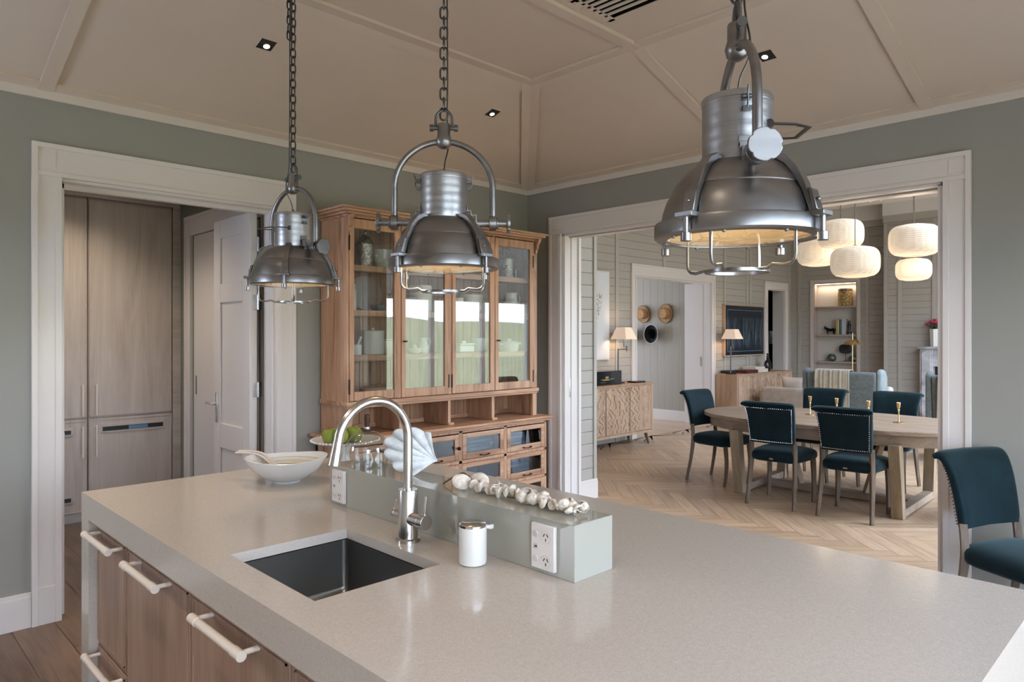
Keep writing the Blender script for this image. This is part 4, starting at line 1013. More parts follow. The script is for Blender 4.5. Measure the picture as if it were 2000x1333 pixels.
# ---- things on the dresser shelves
def lz(name, mat, prof, loc, label, cat, n=36, sx=1, sy=1, group=None, rz=0, rfun=None):
    r = empty(name, loc, rz, label, cat, group)
    MB().lathe(prof, n, sx=sx, sy=sy, rfun=rfun).build('body', mat, r); return r
S1, S2, S3, S4 = 2.0225, 1.7155, 1.4085, 1.1185
for (xx, l) in ((2.70, 'mottled silver lidded jar on the top shelf behind the leftmost glazed door'), (4.095, 'mottled silver lidded jar on the top shelf behind the rightmost glazed door')):
    r = lz('mercury_jar', 'mercury', [(.0001, 0), (.046, 0), (.05, .01), (.052, .13), (.058, .15), (.060, .16), (.0001, .162)], (xx, 4.22, S1), l, 'jar', group='silvered glass jars on the top shelf')
    MB().lathe([(.062, .158), (.06, .168), (.04, .20), (.02, .225), (.011, .232), (.014, .244), (.009, .256), (.0001, .262)], 32).build('lid', 'mercury', r)
r = lz('white_pail', 'white_gloss', [(.0001, 0), (.056, 0), (.06, .006), (.074, .09), (.078, .12), (.08, .13), (.076, .13), (.07, .1), (.0001, .02)], (2.845, 4.21, S1), 'white ceramic pail with small side ears beside the left silver jar', 'pail')
for s in (1, -1): MB().sph((s * .074, -.02, .085), .012, 12, 8).build('ear', 'white_gloss', r)
lz('tall_canister', 'white_gloss', [(.0001, 0), (.05, 0), (.053, .006), (.053, .14), (.044, .155), (.044, .162), (.046, .166), (.046, .18), (.0001, .182)], (2.575, 4.23, S2), 'tall white ribbed canister at the far left of the second dresser shelf', 'canister', rfun=lambda a, i: 1 + .01 * math.cos(26 * a))
p = MB().cyl((0, -.008, .134), (0, .008, .134), .134, n=56).build('stone_platter', 'stone', bev=.003); p.location = (2.79, 4.33, S2); p.rotation_euler = (R(-10), 0, 0)
tag(p, 'round pinkish stone platter leaning against the back of the second shelf', 'platter')
r = lz('small_mixing_bowl', 'blueglaze', [(.0001, 0), (.03, 0), (.045, .012), (.053, .042), (.05, .042), (.04, .016), (.0001, .008)], (2.79, 4.20, S2), 'small blue grey bowl with a spout in front of the stone platter', 'bowl')
MB().prism([(.045, .0), (.045, .0), (.072, .0), (.06, .012)], .036, .041).build('lip', 'blueglaze', r)
r = lz('mortar', 'white_gloss', [(.0001, 0), (.034, 0), (.036, .006), (.038, .07), (.033, .07), (.03, .02), (.0001, .015)], (2.60, 4.18, S3), 'small white mortar at the left of the third dresser shelf', 'mortar')
o = MB().tube([(0, 0, 0), (.02, 0, .05), (.045, .0, .105)], [.012, .008, .010], 10).build('pestle', 'white_gloss'); o.location = (2.595, 4.18, S3 + .02); tag(o, 'white pestle sticking up out of the small mortar', 'pestle')
r = lz('large_canister', 'white_gloss', [(.0001, 0), (.076, 0), (.079, .006), (.079, .158), (.0001, .158)], (2.757, 4.21, S3), 'large white glazed canister with a flat wooden lid on the third shelf', 'canister')
MB().lathe([(.082, .158), (.083, .164), (.08, .168), (.02, .17), (.011, .172), (.013, .188), (.0001, .192)], 36).build('lid', 'white_gloss', r)
r = lz('ginger_jar', 'white_gloss', [(.0001, 0), (.04, 0), (.05, .02), (.054, .05), (.05, .08), (.042, .092), (.048, .098), (.048, .104), (.0001, .108)], (2.885, 4.2, S3), 'squat white embossed jar at the right of the large canister', 'jar')
r = empty('wooden_box', (2.80, 4.20, S4), 0, 'oval pale wooden box with a carved lid on the lowest dresser shelf', 'box')
MB().lathe([(.0001, 0), (.128, 0), (.13, .004), (.13, .045), (.0001, .045)], 44, sy=.6).build('body', 'mango', r)
MB().lathe([(.133, .043), (.133, .056), (.11, .062), (.07, .066), (.03, .076), (.0001, .08)], 60, sy=.6, rfun=lambda a, i: 1 + (.04 * math.cos(9 * a) if i in (2, 3) else 0)).build('lid', 'mango_side', r)
lz('ribbed_canister', 'white_gloss', [(.0001, 0), (.08, 0), (.088, .01), (.09, .15), (.085, .16), (.09, .165), (.09, .185), (.085, .2), (.0001, .202)], (3.175, 4.21, S2), 'big white lidded canister behind the second glazed door, above the jug', 'canister')
r = lz('citrus_juicer', 'cream', [(.0001, .004), (.035, 0), (.05, .02), (.056, .04), (.052, .04), (.04, .015), (.026, .014), (.02, .035), (.008, .066), (.0001, .07)], (3.09, 4.17, S3), 'pale ceramic citrus juicer behind the second glazed door', 'juicer', rfun=lambda a, i: 1 + (.12 * math.cos(8 * a) if i in (6, 7, 8) else 0))
def jug(loc, s, label, tilt=0):
    r = lz('milk_jug', 'white_gloss', [(.0001, 0), (.5 * s, 0), (.62 * s, .12 * s), (.66 * s, .55 * s), (.5 * s, 1.1 * s), (.46 * s, 1.45 * s), (.54 * s, 1.7 * s), (.5 * s, 1.7 * s), (.42 * s, 1.4 * s), (.0001, .2 * s)], loc, label, 'jug')
    MB().tube(smoothpath([(.44 * s, 0, 1.5 * s), (.75 * s, 0, 1.62 * s), (.95 * s, 0, 1.3 * s), (.8 * s, 0, .75 * s), (.58 * s, 0, .4 * s)], 5), .075 * s, 10).build('handle', 'white_gloss', r)
    MB().prism([(-.38 * s, -.2 * s), (-.38 * s, .2 * s), (-.68 * s, 0)], 1.62 * s, 1.70 * s).build('spout', 'white_gloss', r, bev=.004)
jug((3.195, 4.20, S3), .068, 'small rounded white jug behind the second glazed door')
jug((4.13, 4.21, S2), .108, 'tall white pitcher behind the rightmost glazed door')
r = empty('butter_dish', (3.565, 4.17, S3), 0, 'white rectangular lidded dish behind the third glazed door', 'dish')
MB().box((-.075, -.05, 0), (.075, .05, .055)).build('base', 'white_gloss', r, bev=.01, seg=3); MB().box((-.078, -.053, .055), (.078, .053, .072)).box((-.02, -.012, .07), (.02, .012, .092)).build('lid', 'white_gloss', r, bev=.005)
lz('pudding_basin', 'white_gloss', [(.0001, 0), (.04, 0), (.055, .03), (.066, .09), (.068, .112), (.063, .112), (.06, .08), (.0001, .02)], (3.76, 4.21, S3), 'white pudding basin at the right end behind the third glazed door', 'basin')
lz('white_beaker', 'white_gloss', [(.0001, 0), (.038, 0), (.042, .12), (.038, .12), (.0001, .01)], (3.52, 4.18, S2), 'plain white beaker on the second shelf behind the third glazed door', 'beaker')
lz('serving_basin', 'white_gloss', [(.0001, 0), (.06, 0), (.08, .04), (.095, .12), (.098, .15), (.092, .15), (.085, .1), (.0001, .02)], (3.69, 4.22, S2), 'wide white basin on the second shelf right of the plain beaker', 'basin')
lz('side_plate', 'white_gloss', [(.0001, 0), (.05, 0), (.09, .012), (.092, .016), (.05, .006), (.0001, .004)], (3.55, 4.19, S4), 'small white plate on the lowest shelf behind the third glazed door', 'plate')
r = empty('photo_frame', (4.185, 4.17, S1), R(10), 'small silver framed picture beside the right silver jar', 'picture frame')
MB().box((-.05, -.004, 0), (.05, .004, .075)).build('frame', 'silver', r, bev=.001); MB().box((-.044, -.006, .006), (.044, -.003, .069)).build('picture', 'blackgloss', r)
r = lz('casserole', 'white_gloss', [(.0001, 0), (.078, 0), (.084, .01), (.094, .065), (.1, .07), (.0001, .07)], (4.09, 4.2, S3), 'white lidded casserole with ear handles behind the rightmost door', 'casserole')
MB().lathe([(.104, .068), (.105, .074), (.06, .086), (.022, .09), (.026, .104), (.0001, .106)], 36).build('lid', 'white_gloss', r)
MB().box((-.125, -.03, .056), (-.09, .03, .066)).box((.09, -.03, .056), (.125, .03, .066)).build('ears', 'white_gloss', r, bev=.004)
for i in range(3):
    o = MB().lathe([(.0001, 0), (.06, 0), (.108, .012), (.11, .016), (.06, .006), (.0001, .004)], 36).build('dinner_plate', 'white_gloss'); o.location = (4.10, 4.2, S4 + .010 * i)
    tag(o, 'white plate in the stack of three on the lowest shelf at the right', 'plate', 'stack of white plates')
lz('glass_tumbler', 'clear', [(.0001, .002), (.03, 0), (.036, .085), (.034, .085), (.028, .006), (.0001, .006)], (3.93, 4.16, S4), 'clear glass tumbler on the lowest shelf left of the plate stack', 'tumbler')

# ================================================================== CEILING FITTINGS
def struct_light(r):
    for k_ in ('label', 'category', 'group'):
        if k_ in r: del r[k_]
    struct(r)
def downlight(x, y, slope_dir, label):
    z = zs(x, y); r = empty('downlight', (x, y, z), 0, label, 'downlight', 'square recessed ceiling downlights')
    if slope_dir == 'Y': r.rotation_euler = (-math.atan(s_), 0, 0)
    elif slope_dir == 'X': r.rotation_euler = (0, math.atan(s_), 0)
    h = .042; mb = MB()
    mb.box((-h - .004, -h - .004, -.004), (h + .004, -h, .0)).box((-h - .004, h, -.004), (h + .004, h + .004, .0)).box((-h - .004, -h, -.004), (-h, h, .0)).box((h, -h, -.004), (h + .004, h, .0))
    mb.build('trim_ring', 'ceiling', r, smooth=False)
    MB().box((-h, -h, -.0035), (h, h, -.0015)).build('housing', 'black', r, smooth=False)
    MB().cyl((.006, .012, -.0055), (.006, .012, -.0033), .017, n=24).build('lamp', 'bulb', r)
    l = bpy.data.lights.new('downlight_beam', 'SPOT'); l.energy = 40; l.color = (1, .84, .66); l.spot_size = R(95); l.spot_blend = .8; l.shadow_soft_size = .03
    lo = bpy.data.objects.new('downlight_beam', l); lo.location = (x, y, z - .03); COL.objects.link(lo)
    return r
downlight(1.69, 3.612, 'Y', 'small square black downlight at the upper left, above the doorway side')
downlight(3.355, 3.608, 'Y', 'small square black downlight in front of the dresser, right of the middle chain')
downlight(3.75, 1.78, 'X', 'small square black downlight at the right, above the wide opening')
for (x, y, d, l) in ((.02, 3.61, 'Y', 'added small square black downlight over the far left corner, outside the photo'), (3.75, .1, 'X', 'added small square black downlight to the right, outside the photo'), (.0, .8, 'F', 'added small square black downlight in the flat ceiling over the island, outside the photo'), (.0, 2.3, 'F', 'added small square black downlight in the flat ceiling left of the island, outside the photo')):  # unseen downlights added to warm the worktop and floor
    struct_light(downlight(x, y, d, l))
for (x, y) in ((1.3, 5.5), (1.3, 6.0)):  # unseen spots added to brighten the oak cupboards
    l = bpy.data.lights.new('added_pantry_spot', 'SPOT'); l.energy = 26; l.color = (1, .86, .7); l.spot_size = R(130); l.spot_blend = .8; l.shadow_soft_size = .04
    lo = bpy.data.objects.new('added_pantry_spot', l); lo.location = (x, y, 2.77); COL.objects.link(lo)
    struct(MB().cyl((x, y, 2.792), (x, y, 2.7995), .03, n=24).build(tname(), 'bulb'))  # disc fitting added to go with the invented spot
# air grille
vg = empty('air_vent', ((vx0 + vx1) / 2, (vy0 + vy1) / 2, zf), 0, 'white slatted air vent in the flat ceiling at the top edge of the photo', 'air vent')
hx_, hy_ = (vx1 - vx0) / 2, (vy1 - vy0) / 2
MB().box((-hx_ - .02, -hy_ - .02, -.004), (-hx_ + .02, hy_ + .02, .001)).box((hx_ - .02, -hy_ - .02, -.004), (hx_ + .02, hy_ + .02, .001)).box((-hx_, -hy_ - .02, -.004), (hx_, -hy_ + .02, .001)).box((-hx_, hy_ - .02, -.004), (hx_, hy_ + .02, .001)).build('vent_frame', 'ceiling', vg)
for i in range(6):
    xx = -hx_ + .048 + i * .047
    if i < 6: MB().box((xx - .0235 - .008, -hy_, -.004), (xx - .0235 + .008, hy_, .004)).build('slat', 'ceiling', vg)

# ================================================================== DINING / LIVING ROOM
DX0 = XB + .22; YC = 6.1; XD = 13.95; DZ = 3.95
# stub wall left of the opening
sbox('wall_dining_left', (DX0, 4.16, 0), (5.195, 6.1, DZ), 'shiplap')
sbox(tname(), (5.165, 4.145, 0), (5.205, 4.16, DZ), 'batten'); sbox(tname(), (DX0 + .0, 4.15, 0), (DX0 + .03, 4.16, DZ), 'batten')
baseboard('baseboard_dining', (DX0, 4.138), (5.215, 4.158))
# wall over the kitchen side
sbox('wall_dining_kitchen_side', (DX0 - .001, DW_Y, 2.9), (DX0 + .1, 4.16, DZ), 'shiplap')
sbox('wall_dining_near', (DX0 + .0, DW_Y, 0), (DX0 + .02, 1.0, 2.9), 'shiplap')
wall_with_hole('wall_far', 'X', YC, YC + .16, 5.195, XD + .5, 0, DZ, [(8.58, 10.76, 0, 2.43), (12.87, 13.62, 0, 2.43)], 'shiplap')
for bx in (7.0, 8.08, 9.3, 10.0, 11.2, 12.15):
    z0 = 0 if not 8.4 < bx < 10.9 else 2.6
    sbox(tname(), (bx, YC - .012, z0), (bx + .07, YC - .0005, 3.6), 'batten')
for bx in (12.02, 13.78): sbox(tname(), (bx, YC - .012, 0), (bx + .05, YC - .0005, 3.6), 'batten')
casing('X', YC, -1, 8.585, 10.755, .13, 2.60, 2.43)
casing('X', YC, -1, 12.87, 13.62, .13, 2.57, 2.43)
mb = MB().box((8.57, YC, 0), (8.59, YC + .16, 2.43)).box((10.75, YC, 0), (10.77, YC + .5, 2.43)).box((8.57, YC, 2.41), (10.77, YC + .16, 2.432)).box((12.86, YC, 0), (12.88, YC + .16, 2.43)).box((13.61, YC, 0), (13.63, YC + .23, 2.43)).box((12.86, YC, 2.41), (13.63, YC + .16, 2.432))
struct(mb.build(tname(), 'trim', smooth=False))
fp = empty('door_4', (10.748, YC + .17, 0)); struct(fp); MB().box((-.006, 0, 1.0), (0, .02, 1.16)).build('flush_pull', 'silver', fp); MB().box((-.003, -.03, .01), (.0, -.02, 2.4)).build('door_edge', 'trim', fp)
# hat lobby
sbox('wall_lobby_right', (10.83, YC + .161, 0), (10.95, 10.1, 2.9), 'vgrooveY')
wall_with_hole('wall_lobby_back', 'X', 10.0, 10.1, 8.2, 10.83, 0, 2.9, [(8.6, 10.4, .6, 2.4)], 'vgrooveX')  # hole put in out of view to light the lobby
sbox('wall_lobby_left', (8.1, YC + .161, 0), (8.2, 10.1, 2.9), 'vgrooveY')
sbox('ceiling.003', (8.1, YC + .161, 2.8), (10.95, 10.1, 2.86), 'ceiling_white')
baseboard('baseboard_lobby', (10.81, YC + .51), (10.829, 10.0))
# dark room behind the far door
sbox('wall_study_back', (12.0, 8.6, 0), (14.6, 8.7, 2.9), 'darkgreen'); sbox('wall_study_left', (12.0, YC + .161, 0), (12.1, 8.6, 2.9), 'darkgreen'); sbox('wall_study_right', (14.5, YC + .161, 0), (14.6, 8.6, 2.9), 'darkgreen')
sbox('ceiling.004', (12.0, YC + .161, 2.8), (14.6, 8.7, 2.86), 'darkgreen')
r = empty('study_lamp', (14.15, 6.68, 0), 0, 'white shaded lamp and pale side table just seen through the far narrow doorway', 'lamp')
MB().box((-.2, -.2, .78), (.25, .2, .82)).box((-.18, -.18, .35), (.23, .18, .40)).box((-.2, -.2, 0), (-.16, -.16, .8)).box((.21, -.2, 0), (.25, -.16, .8)).build('side_table', 'trim', r)
MB().lathe([(.14, 1.35), (.09, 1.62), (.088, 1.62), (.138, 1.35)], 24).build('lamp_shade', 'cushion', r); MB().lathe([(.0001, .82), (.06, .82), (.05, .95), (.012, 1.0), (.012, 1.4)], 20).build('base', 'cream', r)

# east wall with niche shelving
wall_with_hole('wall_shelves', 'Y', XD, XD + .16, 4.25, YC, 0, DZ, [(4.83, 5.65, 0, 2.56)], 'shiplap')
for by in (5.90, 4.62): sbox(tname(), (XD - .012, by, 0), (XD - .0005, by + .06, 3.55), 'batten')
sbox(tname(), (XD - .016, 5.65, 0), (XD - .0005, 5.71, 2.62), 'trim2'); sbox(tname(), (XD - .016, 4.77, 0), (XD - .0005, 4.83, 2.62), 'trim2'); sbox(tname(), (XD - .016, 4.83, 2.56), (XD - .0005, 5.65, 2.62), 'trim2')
M['niche'] = paint('pink_beige_niche', hexc('#b3a29a'), .6)
sh = empty('wall_shelf_unit', (XD, 5.24, 0), 0, 'tall pinkish built in shelf niche lit from the top', 'shelving')
MB().box((.36, -.41, 0), (.38, .41, 2.56)).box((.0, .39, 0), (.36, .408, 2.56)).box((.0, -.408, 0), (.36, -.39, 2.56)).box((0, -.39, 2.54), (.36, .39, 2.558)).build('lining', 'niche', sh, smooth=False)
for z in (2.095, 1.548, 1.022, .5): MB().box((.005, -.389, z - .03), (.358, .389, z)).build('shelf', 'niche', sh, bev=.002)
MB().box((.0, -.38, 2.525), (.02, .38, 2.538)).build('light_strip', 'strip', sh)
al = area_light('niche_strip_glow', (XD + .06, 5.24, 2.52), (0, 0, 0), .05, .75, 2.2, (1, .8, .6))
sbox('wall_shelf_closure', (XD + .16, 4.25, 0), (XD + .6, YC, DZ), 'white_wall')
# chimney breast
XF = 13.6
sbox('wall_chimney', (XF, .6, 0), (XD + .2, 4.25, DZ), 'shiplap')
for by in (4.19, 3.96, 3.42, 2.2, 1.4): sbox(tname(), (XF - .012, by, 0), (XF - .0005, by + .06, 3.55), 'batten')
sbox('wall_east', (XD, DW_Y, 0), (XD + .16, .6, DZ), 'shiplap')
sbox(tname(), (XD - .06, 4.25, 3.56), (XD, YC, 3.68), 'batten'); sbox(tname(), (XF - .06, .5, 3.56), (XF, 4.25, 3.68), 'batten'); sbox(tname(), (5.2, YC - .06, 3.56), (XD, YC, 3.68), 'batten')
mb = MB()
for (a, b, c, d) in ((DX0, XD + .6, DW_Y, -1.7), (DX0, XD + .6, .9, YC + .2), (DX0, 5.7, -1.7, .9), (12.7, XD + .6, -1.7, .9)): mb.box((a, c, DZ), (b, d, DZ + .1))
struct(mb.build('ceiling.005', 'ceiling_white', smooth=False))
struct(MB().box((5.7, -1.7, DZ + .07), (12.7, .9, DZ + .075)).build('added_skylight', 'clear', smooth=False))  # unseen skylight pane, added to brighten the dining and living room
sbox(tname(), (XD - .09, 4.25, 3.68), (XD + .01, YC, DZ), 'ceiling_white'); sbox(tname(), (XF - .09, .5, 3.68), (XF, 4.25, DZ), 'ceiling_white')
# tie beam
sbox(tname(), (11.6, DW_Y, 3.62), (11.9, YC, 3.80), 'ceiling_white'); sbox(tname(), (9.3, DW_Y, 3.70), (9.55, YC, DZ), 'trim2')
# carved brackets hung on the beam
def bracket(y, label, x=9.28):
    r = empty('carved_bracket', (x, y, 3.2), 0, label, 'bracket', 'carved white roof brackets')
    mb = MB()
    for s in (-1, 0, 1):
        pts = [(0, s * .03 , .02), (0, s * .18, .26), (0, s * .3, .5)]
        mb.tube(smoothpath(pts, 4), .045, 8, flat=(1, .5))
        for i in range(5): mb.sph((-.02, s * (.05 + .055 * i), .06 + i * .09), .032, 8, 6)
    mb.build('carving', 'ceiling_white', r)
bracket(3.0, 'white carved truss bracket seen high up through the opening, left of the tall lantern cord')
bracket(4.35, 'white carved truss bracket seen above the leftmost lanterns beside the near pendant')
# dining glazing
wall_with_hole('wall_dining_windows', 'X', DW_Y - .16, DW_Y, DX0 - .1, XD, 0, DZ, [(5.4, 13.0, .03, 2.25)], 'shiplap')
glazing('window_2', 5.4, 13.0, .03, 2.25, DW_Y - .08, [1.27, 2.54, 3.8, 5.07, 6.33])

# ---- fireplace
fpl = empty('marble_fireplace', (XF - .003, 3.0, 0), 0, 'pale grey marble fireplace surround cut off by the right casing', 'fireplace')
MB().box((-.2, -.65, 1.30), (0, .66, 1.34)).box((-.16, .43, 0), (0, .63, 1.30)).box((-.16, -.63, 0), (0, -.43, 1.30)).box((-.14, -.43, 1.0), (0, .43, 1.30)).box((-.175, .46, .1), (-.159, .60, 1.26)).build('surround', 'marble', fpl, bev=.006)
MB().box((-.03, -.43, 0), (-.001, .43, 1.0)).build('firebox', 'blackgloss', fpl)
vs = empty('flower_vase', (XF - .1, 3.42, 1.34), 0, 'white tapered vase of red roses standing on the marble mantel', 'vase')
MB().lathe([(.0001, 0), (.058, 0), (.06, .01), (.073, .30), (.07, .30), (.055, .02), (.0001, .015)], 6).build('body', 'white_gloss', vs)
mb = MB(); mr = MB(); rn = random.Random(3)
for i in range(20):
    a = rn.uniform(0, 6.28); d = rn.uniform(0, .13); p = (d * math.cos(a) * .8, d * math.sin(a), .40 + .04 * (1 - d / .13) + rn.uniform(-.02, .02))
    mr.sph(p, .026, 9, 7, (1, 1, .85)); mb.tube([(0, 0, .28), (p[0] * .6, p[1] * .6, .34), (p[0], p[1], p[2] - .02)], .003, 5)
for i in range(16):
    a = rn.uniform(0, 6.28); d = rn.uniform(.05, .15); mb.sph((d * .8 * math.cos(a), d * math.sin(a), .34 + rn.uniform(-.02, .03)), .028, 8, 5, (1, .8, .3))
mb.build('leaves', 'leafgreen', vs); mr.build('rose_heads', 'rose', vs)
o = MB().cyl((0, 0, 0), (-.03, 0, 0), .28, n=40).build('round_mirror', 'blackgloss', bev=.004); o.location = (XF - .001, 3.0, 2.16); tag(o, 'dark round mirror on the chimney wall, mostly hidden by the right casing', 'mirror')

# ---- dining table
tb = empty('dining_table', (6.90, 2.61, 0), R(2), 'long oval whitewashed oak dining table on trestle legs', 'dining table')
def ell(a, b, n=72, p=2.25):
    out = []
    for i in range(n):
        t = 2 * PI * i / n; c, s = math.cos(t), math.sin(t)
        out.append((a * abs(c) ** (2 / p) * (1 if c >= 0 else -1), b * abs(s) ** (2 / p) * (1 if s >= 0 else -1)))
    return out
MB().prism(ell(.735, 1.27), .71, .747).build('tabletop', 'wash', tb, bev=.004)
MB().prism(ell(.675, 1.21), .61, .7105).build('apron', 'wash', tb, bev=.003)
for sx in (-1, 1):
    for sy in (-1, 1):
        xt, xb_, yy = sx * .60, sx * .50, sy * .70
        m_ = MB(); w2, t2 = .055, .045
        vs_ = [(xt - w2, yy - t2, .63), (xt + w2, yy - t2, .63), (xt + w2, yy + t2, .63), (xt - w2, yy + t2, .63), (xb_ - w2 * .8, yy - t2, 0), (xb_ + w2 * .8, yy - t2, 0), (xb_ + w2 * .8, yy + t2, 0), (xb_ - w2 * .8, yy + t2, 0)]
        v = [m_.bm.verts.new(p) for p in vs_]
        for f in ((0, 1, 2, 3), (4, 7, 6, 5), (0, 4, 5, 1), (1, 5, 6, 2), (2, 6, 7, 3), (3, 7, 4, 0)): m_.bm.faces.new([v[i] for i in f])
        m_.build('leg', 'washz', tb, bev=.004)
MB().box((-.46, -.745, .01), (.46, -.665, .075)).box((-.46, .665, .01), (.46, .745, .075)).box((-.05, -.665, .01), (.05, .665, .075)).build('floor_stretcher', 'wash', tb, bev=.003)
for sy in (-1, 1):
    MB().tube([(0, sy * .30, .07), (0, sy * .45, .63)], .035, 4).build('strut', 'washz', tb)
# candlesticks
for i, (x, y, h, l) in enumerate(((7.0, 2.87, .15, 'leftmost slim brass candlestick on the dining table, its round foot showing'), (7.02, 2.62, .145, 'second slim brass candlestick from the left on the dining table'), (6.90, 2.29, .15, 'third slim brass candlestick from the left, close beside the second chair back'), (6.92, 2.04, .15, 'rightmost slim brass candlestick on the dining table'))):
    r = empty('candlestick', (x, y, .7472), 0, l, 'candlestick', 'brass candlesticks on the dining table')
    MB().lathe([(.0001, 0), (.045, 0), (.045, .006), (.008, .01), (.0055, .02), (.0055, h - .04), (.012, h - .035), (.007, h - .028), (.014, h - .005), (.0165, h + .03), (.0185, h + .032), (.0165, h + .034), (.0001, h + .01)], 24).build('stick', 'brass', r)

# ---- dining chairs
def make_chair(label, nails=True):
    r = empty('dining_chair', (0, 0, 0), 0, label, 'chair', 'teal velvet dining chairs')
    # seat: rounded cushion, a little wider at the front
    m_ = MB(); NU, NV = 40, 14
    def f(i, j):
        u = 2 * PI * i / NU; v = -PI / 2 + PI * j / (NV - 1); e1, e2 = .35, .45
        cu, su, cv, sv = math.cos(u), math.sin(u), math.cos(v), math.sin(v); sg = lambda a, e: (abs(a) ** e) * (1 if a >= 0 else -1)
        x = .245 * sg(cv, e2) * sg(cu, e1); y = .245 * sg(cv, e2) * sg(su, e1); z = .058 * sg(sv, e2 + .2)
        x *= 1 + .08 * y / .245; z += .012 * (1 - (x / .25) ** 2) * (1 if sv > 0 else 0)
        return (x, y + .015, .445 + z)
    m_.grid(f, NU, NV, True, False); bmesh.ops.remove_doubles(m_.bm, verts=m_.bm.verts[:], dist=1e-4); m_.build('seat', 'velvet', r, angle=60)
    # back: padded slab with rolled top, curving out at the sides
    path = [(-.205, .575, .030), (-.213, .64, .034), (-.226, .72, .034), (-.243, .80, .033), (-.262, .86, .032), (-.285, .905, .030), (-.312, .925, .026), (-.335, .918, .018)]
    sp_ = smoothpath([Vector((p[0], p[1], p[2])) for p in path], 3); m_ = MB(); N = len(sp_); n = 24
    rings = []
    for i, p in enumerate(sp_):
        d = sp_[min(i + 1, N - 1)] - sp_[max(i - 1, 0)]; t_ = Vector((d.x, d.y)).normalized(); nn = Vector((-t_.y, t_.x)); k = i / (N - 1)
        hw = .205 + .038 * k ** 1.4; th = p.z; ring = []
        for j in range(n):
            a = 2 * PI * j / n; ca, sa = math.cos(a), math.sin(a); X = hw * (abs(ca) ** .28) * (1 if ca >= 0 else -1); o_n = th * (abs(sa) ** .55) * (1 if sa >= 0 else -1)
            bow = -.028 * (1 - (X / hw) ** 2) 
            ring.append(Vector((X, p.x + nn.x * o_n + bow, p.y + nn.y * o_n)))
        rings.append(ring)
    vs = m_.grid(lambda i, j: rings[i][j], N, n, False, True)
    m_.bm.faces.new(vs[0]); m_.bm.faces.new(vs[-1]); bk = m_.build('backrest', 'velvet', r, angle=70, bev=.0)
    if nails:
        nl = MB(); pts = []
        def bp(u, k):
            q = k * (N - 8); i = int(q); fr_ = q - i; hw = .205 + .038 * (q / (N - 1)) ** 1.4
            a = rings[i]; b_ = rings[min(i + 1, N - 1)]
            p0 = sp_[i].lerp(sp_[min(i + 1, N - 1)], fr_); X = u * (hw - .016); bow = -.028 * (1 - (X / hw) ** 2)
            return (X, p0.x - p0.z - .0005 + bow * 1.0, p0.y)
        for i in range(25): u = -1 + 2 * i / 24; pts += [bp(u, .05), bp(u, .995)]
        for i in range(1, 20): k_ = .05 + .945 * i / 20; pts += [bp(-1, k_), bp(1, k_)]
        for p in pts: nl.sph(p, .0048, 6, 4)
        nl.build('nailhead_trim', 'silver', bk)
    MB().box((-.018, -.236, .425), (.018, -.2265, .438)).build('maker_tag', 'silver', r)
    # legs
    for s in (-1, 1):
        m_ = MB(); pr = smoothpath([(s * .196, -.205, .60), (s * .198, -.195, .44), (s * .205, -.215, .25), (s * .215, -.265, 0)], 5)
        m_.tube(pr, [.024] * 6 + [.025 - .0008 * q for q in range(len(pr) - 6)], 4, flat=(1.05, 1.05)); m_.build('leg', 'legw', r, bev=.003)
        m_ = MB(); pr = smoothpath([(s * .205, .205, .43), (s * .208, .222, .25), (s * .21, .215, .1), (s * .212, .20, 0)], 5); m_.tube(pr, [.029 - .0007 * q for q in range(len(pr))], 4); m_.build('leg', 'legw', r, bev=.003)
    return r
ch0 = make_chair('teal velvet chair at the far left end of the dining table')
def place(o, x, y, rz, label=None):
    o.location = (x, y, 0); o.rotation_euler = (0, 0, rz)
    if label: o['label'] = label
    return o
place(ch0, 6.72, 3.70, R(180) + R(-6))
for (x, y, rz, l) in ((6.27, 2.83, -90 + 2, 'teal chair with studded back on the near side of the table, left one of two'),
                      (6.29, 2.20, -90 + 2, 'teal chair with studded back on the near side of the table, right one of two'),
                      (7.62, 3.08, 90, 'teal velvet chair on the far side of the table behind the candlesticks'),
                      (7.66, 2.36, 90, 'teal chair on the far side of the table, right one of the two there'),
                      (6.80, 1.33, 4, 'teal velvet chair at the right end of the table, mostly hidden by the casing')):
    place(copy_tree(ch0), x, y, R(rz), l)
chn = place(copy_tree(ch0), 4.155, .635, R(156), 'large looking teal velvet chair alone in the kitchen at the right edge')

# ---- lanterns
def lantern(x, y, z, rad, label):
    r = empty('paper_lantern', (x, y, z), 0, label, 'pendant lamp', 'cream pleated lanterns over the dining table'); k = rad / .205
    pr = []
    for i in range(19):
        t = -1 + 2 * i / 18; w_ = (1 - abs(t) ** 3.2) ** .5 if abs(t) < 1 else 0
        pr.append((rad * (.45 + .55 * w_) if abs(t) < .995 else rad * .42, t * rad * .68))
    MB().lathe(pr, 72, rfun=lambda a, i: 1 + .012 * math.cos(22 * a)).build('shade', 'paper', r)
    MB().cyl((0, 0, rad * .66), (0, 0, DZ - z), .0035, n=8).lathe([(.0001, rad * .66), (.02, rad * .67), (.016, rad * .74), (.0001, rad * .76)], 14).build('cord', 'legw', r)
    l = bpy.data.lights.new('lantern_glow', 'POINT'); l.energy = 2.5; l.color = (1, .82, .6); l.shadow_soft_size = rad; lo = bpy.data.objects.new('lantern_glow', l); lo.location = (x, y, z - rad * 1.15); COL.objects.link(lo)
lantern(7.006, 2.577, 2.521, .205, 'large cream lantern at the upper left of the cluster, partly behind the near pendant')
lantern(6.632, 2.314, 2.205, .205, 'large cream lantern hanging lowest in the left cluster, overlapping two others')
lantern(7.35, 2.93, 2.40, .205, 'large cream lantern half hidden behind the near pendant cage')
lantern(6.848, 1.891, 2.38, .205, 'large cream lantern hanging by itself on the right with a long cord')
lantern(7.12, 1.974, 2.145, .148, 'small cream lantern directly below the right hand large one')

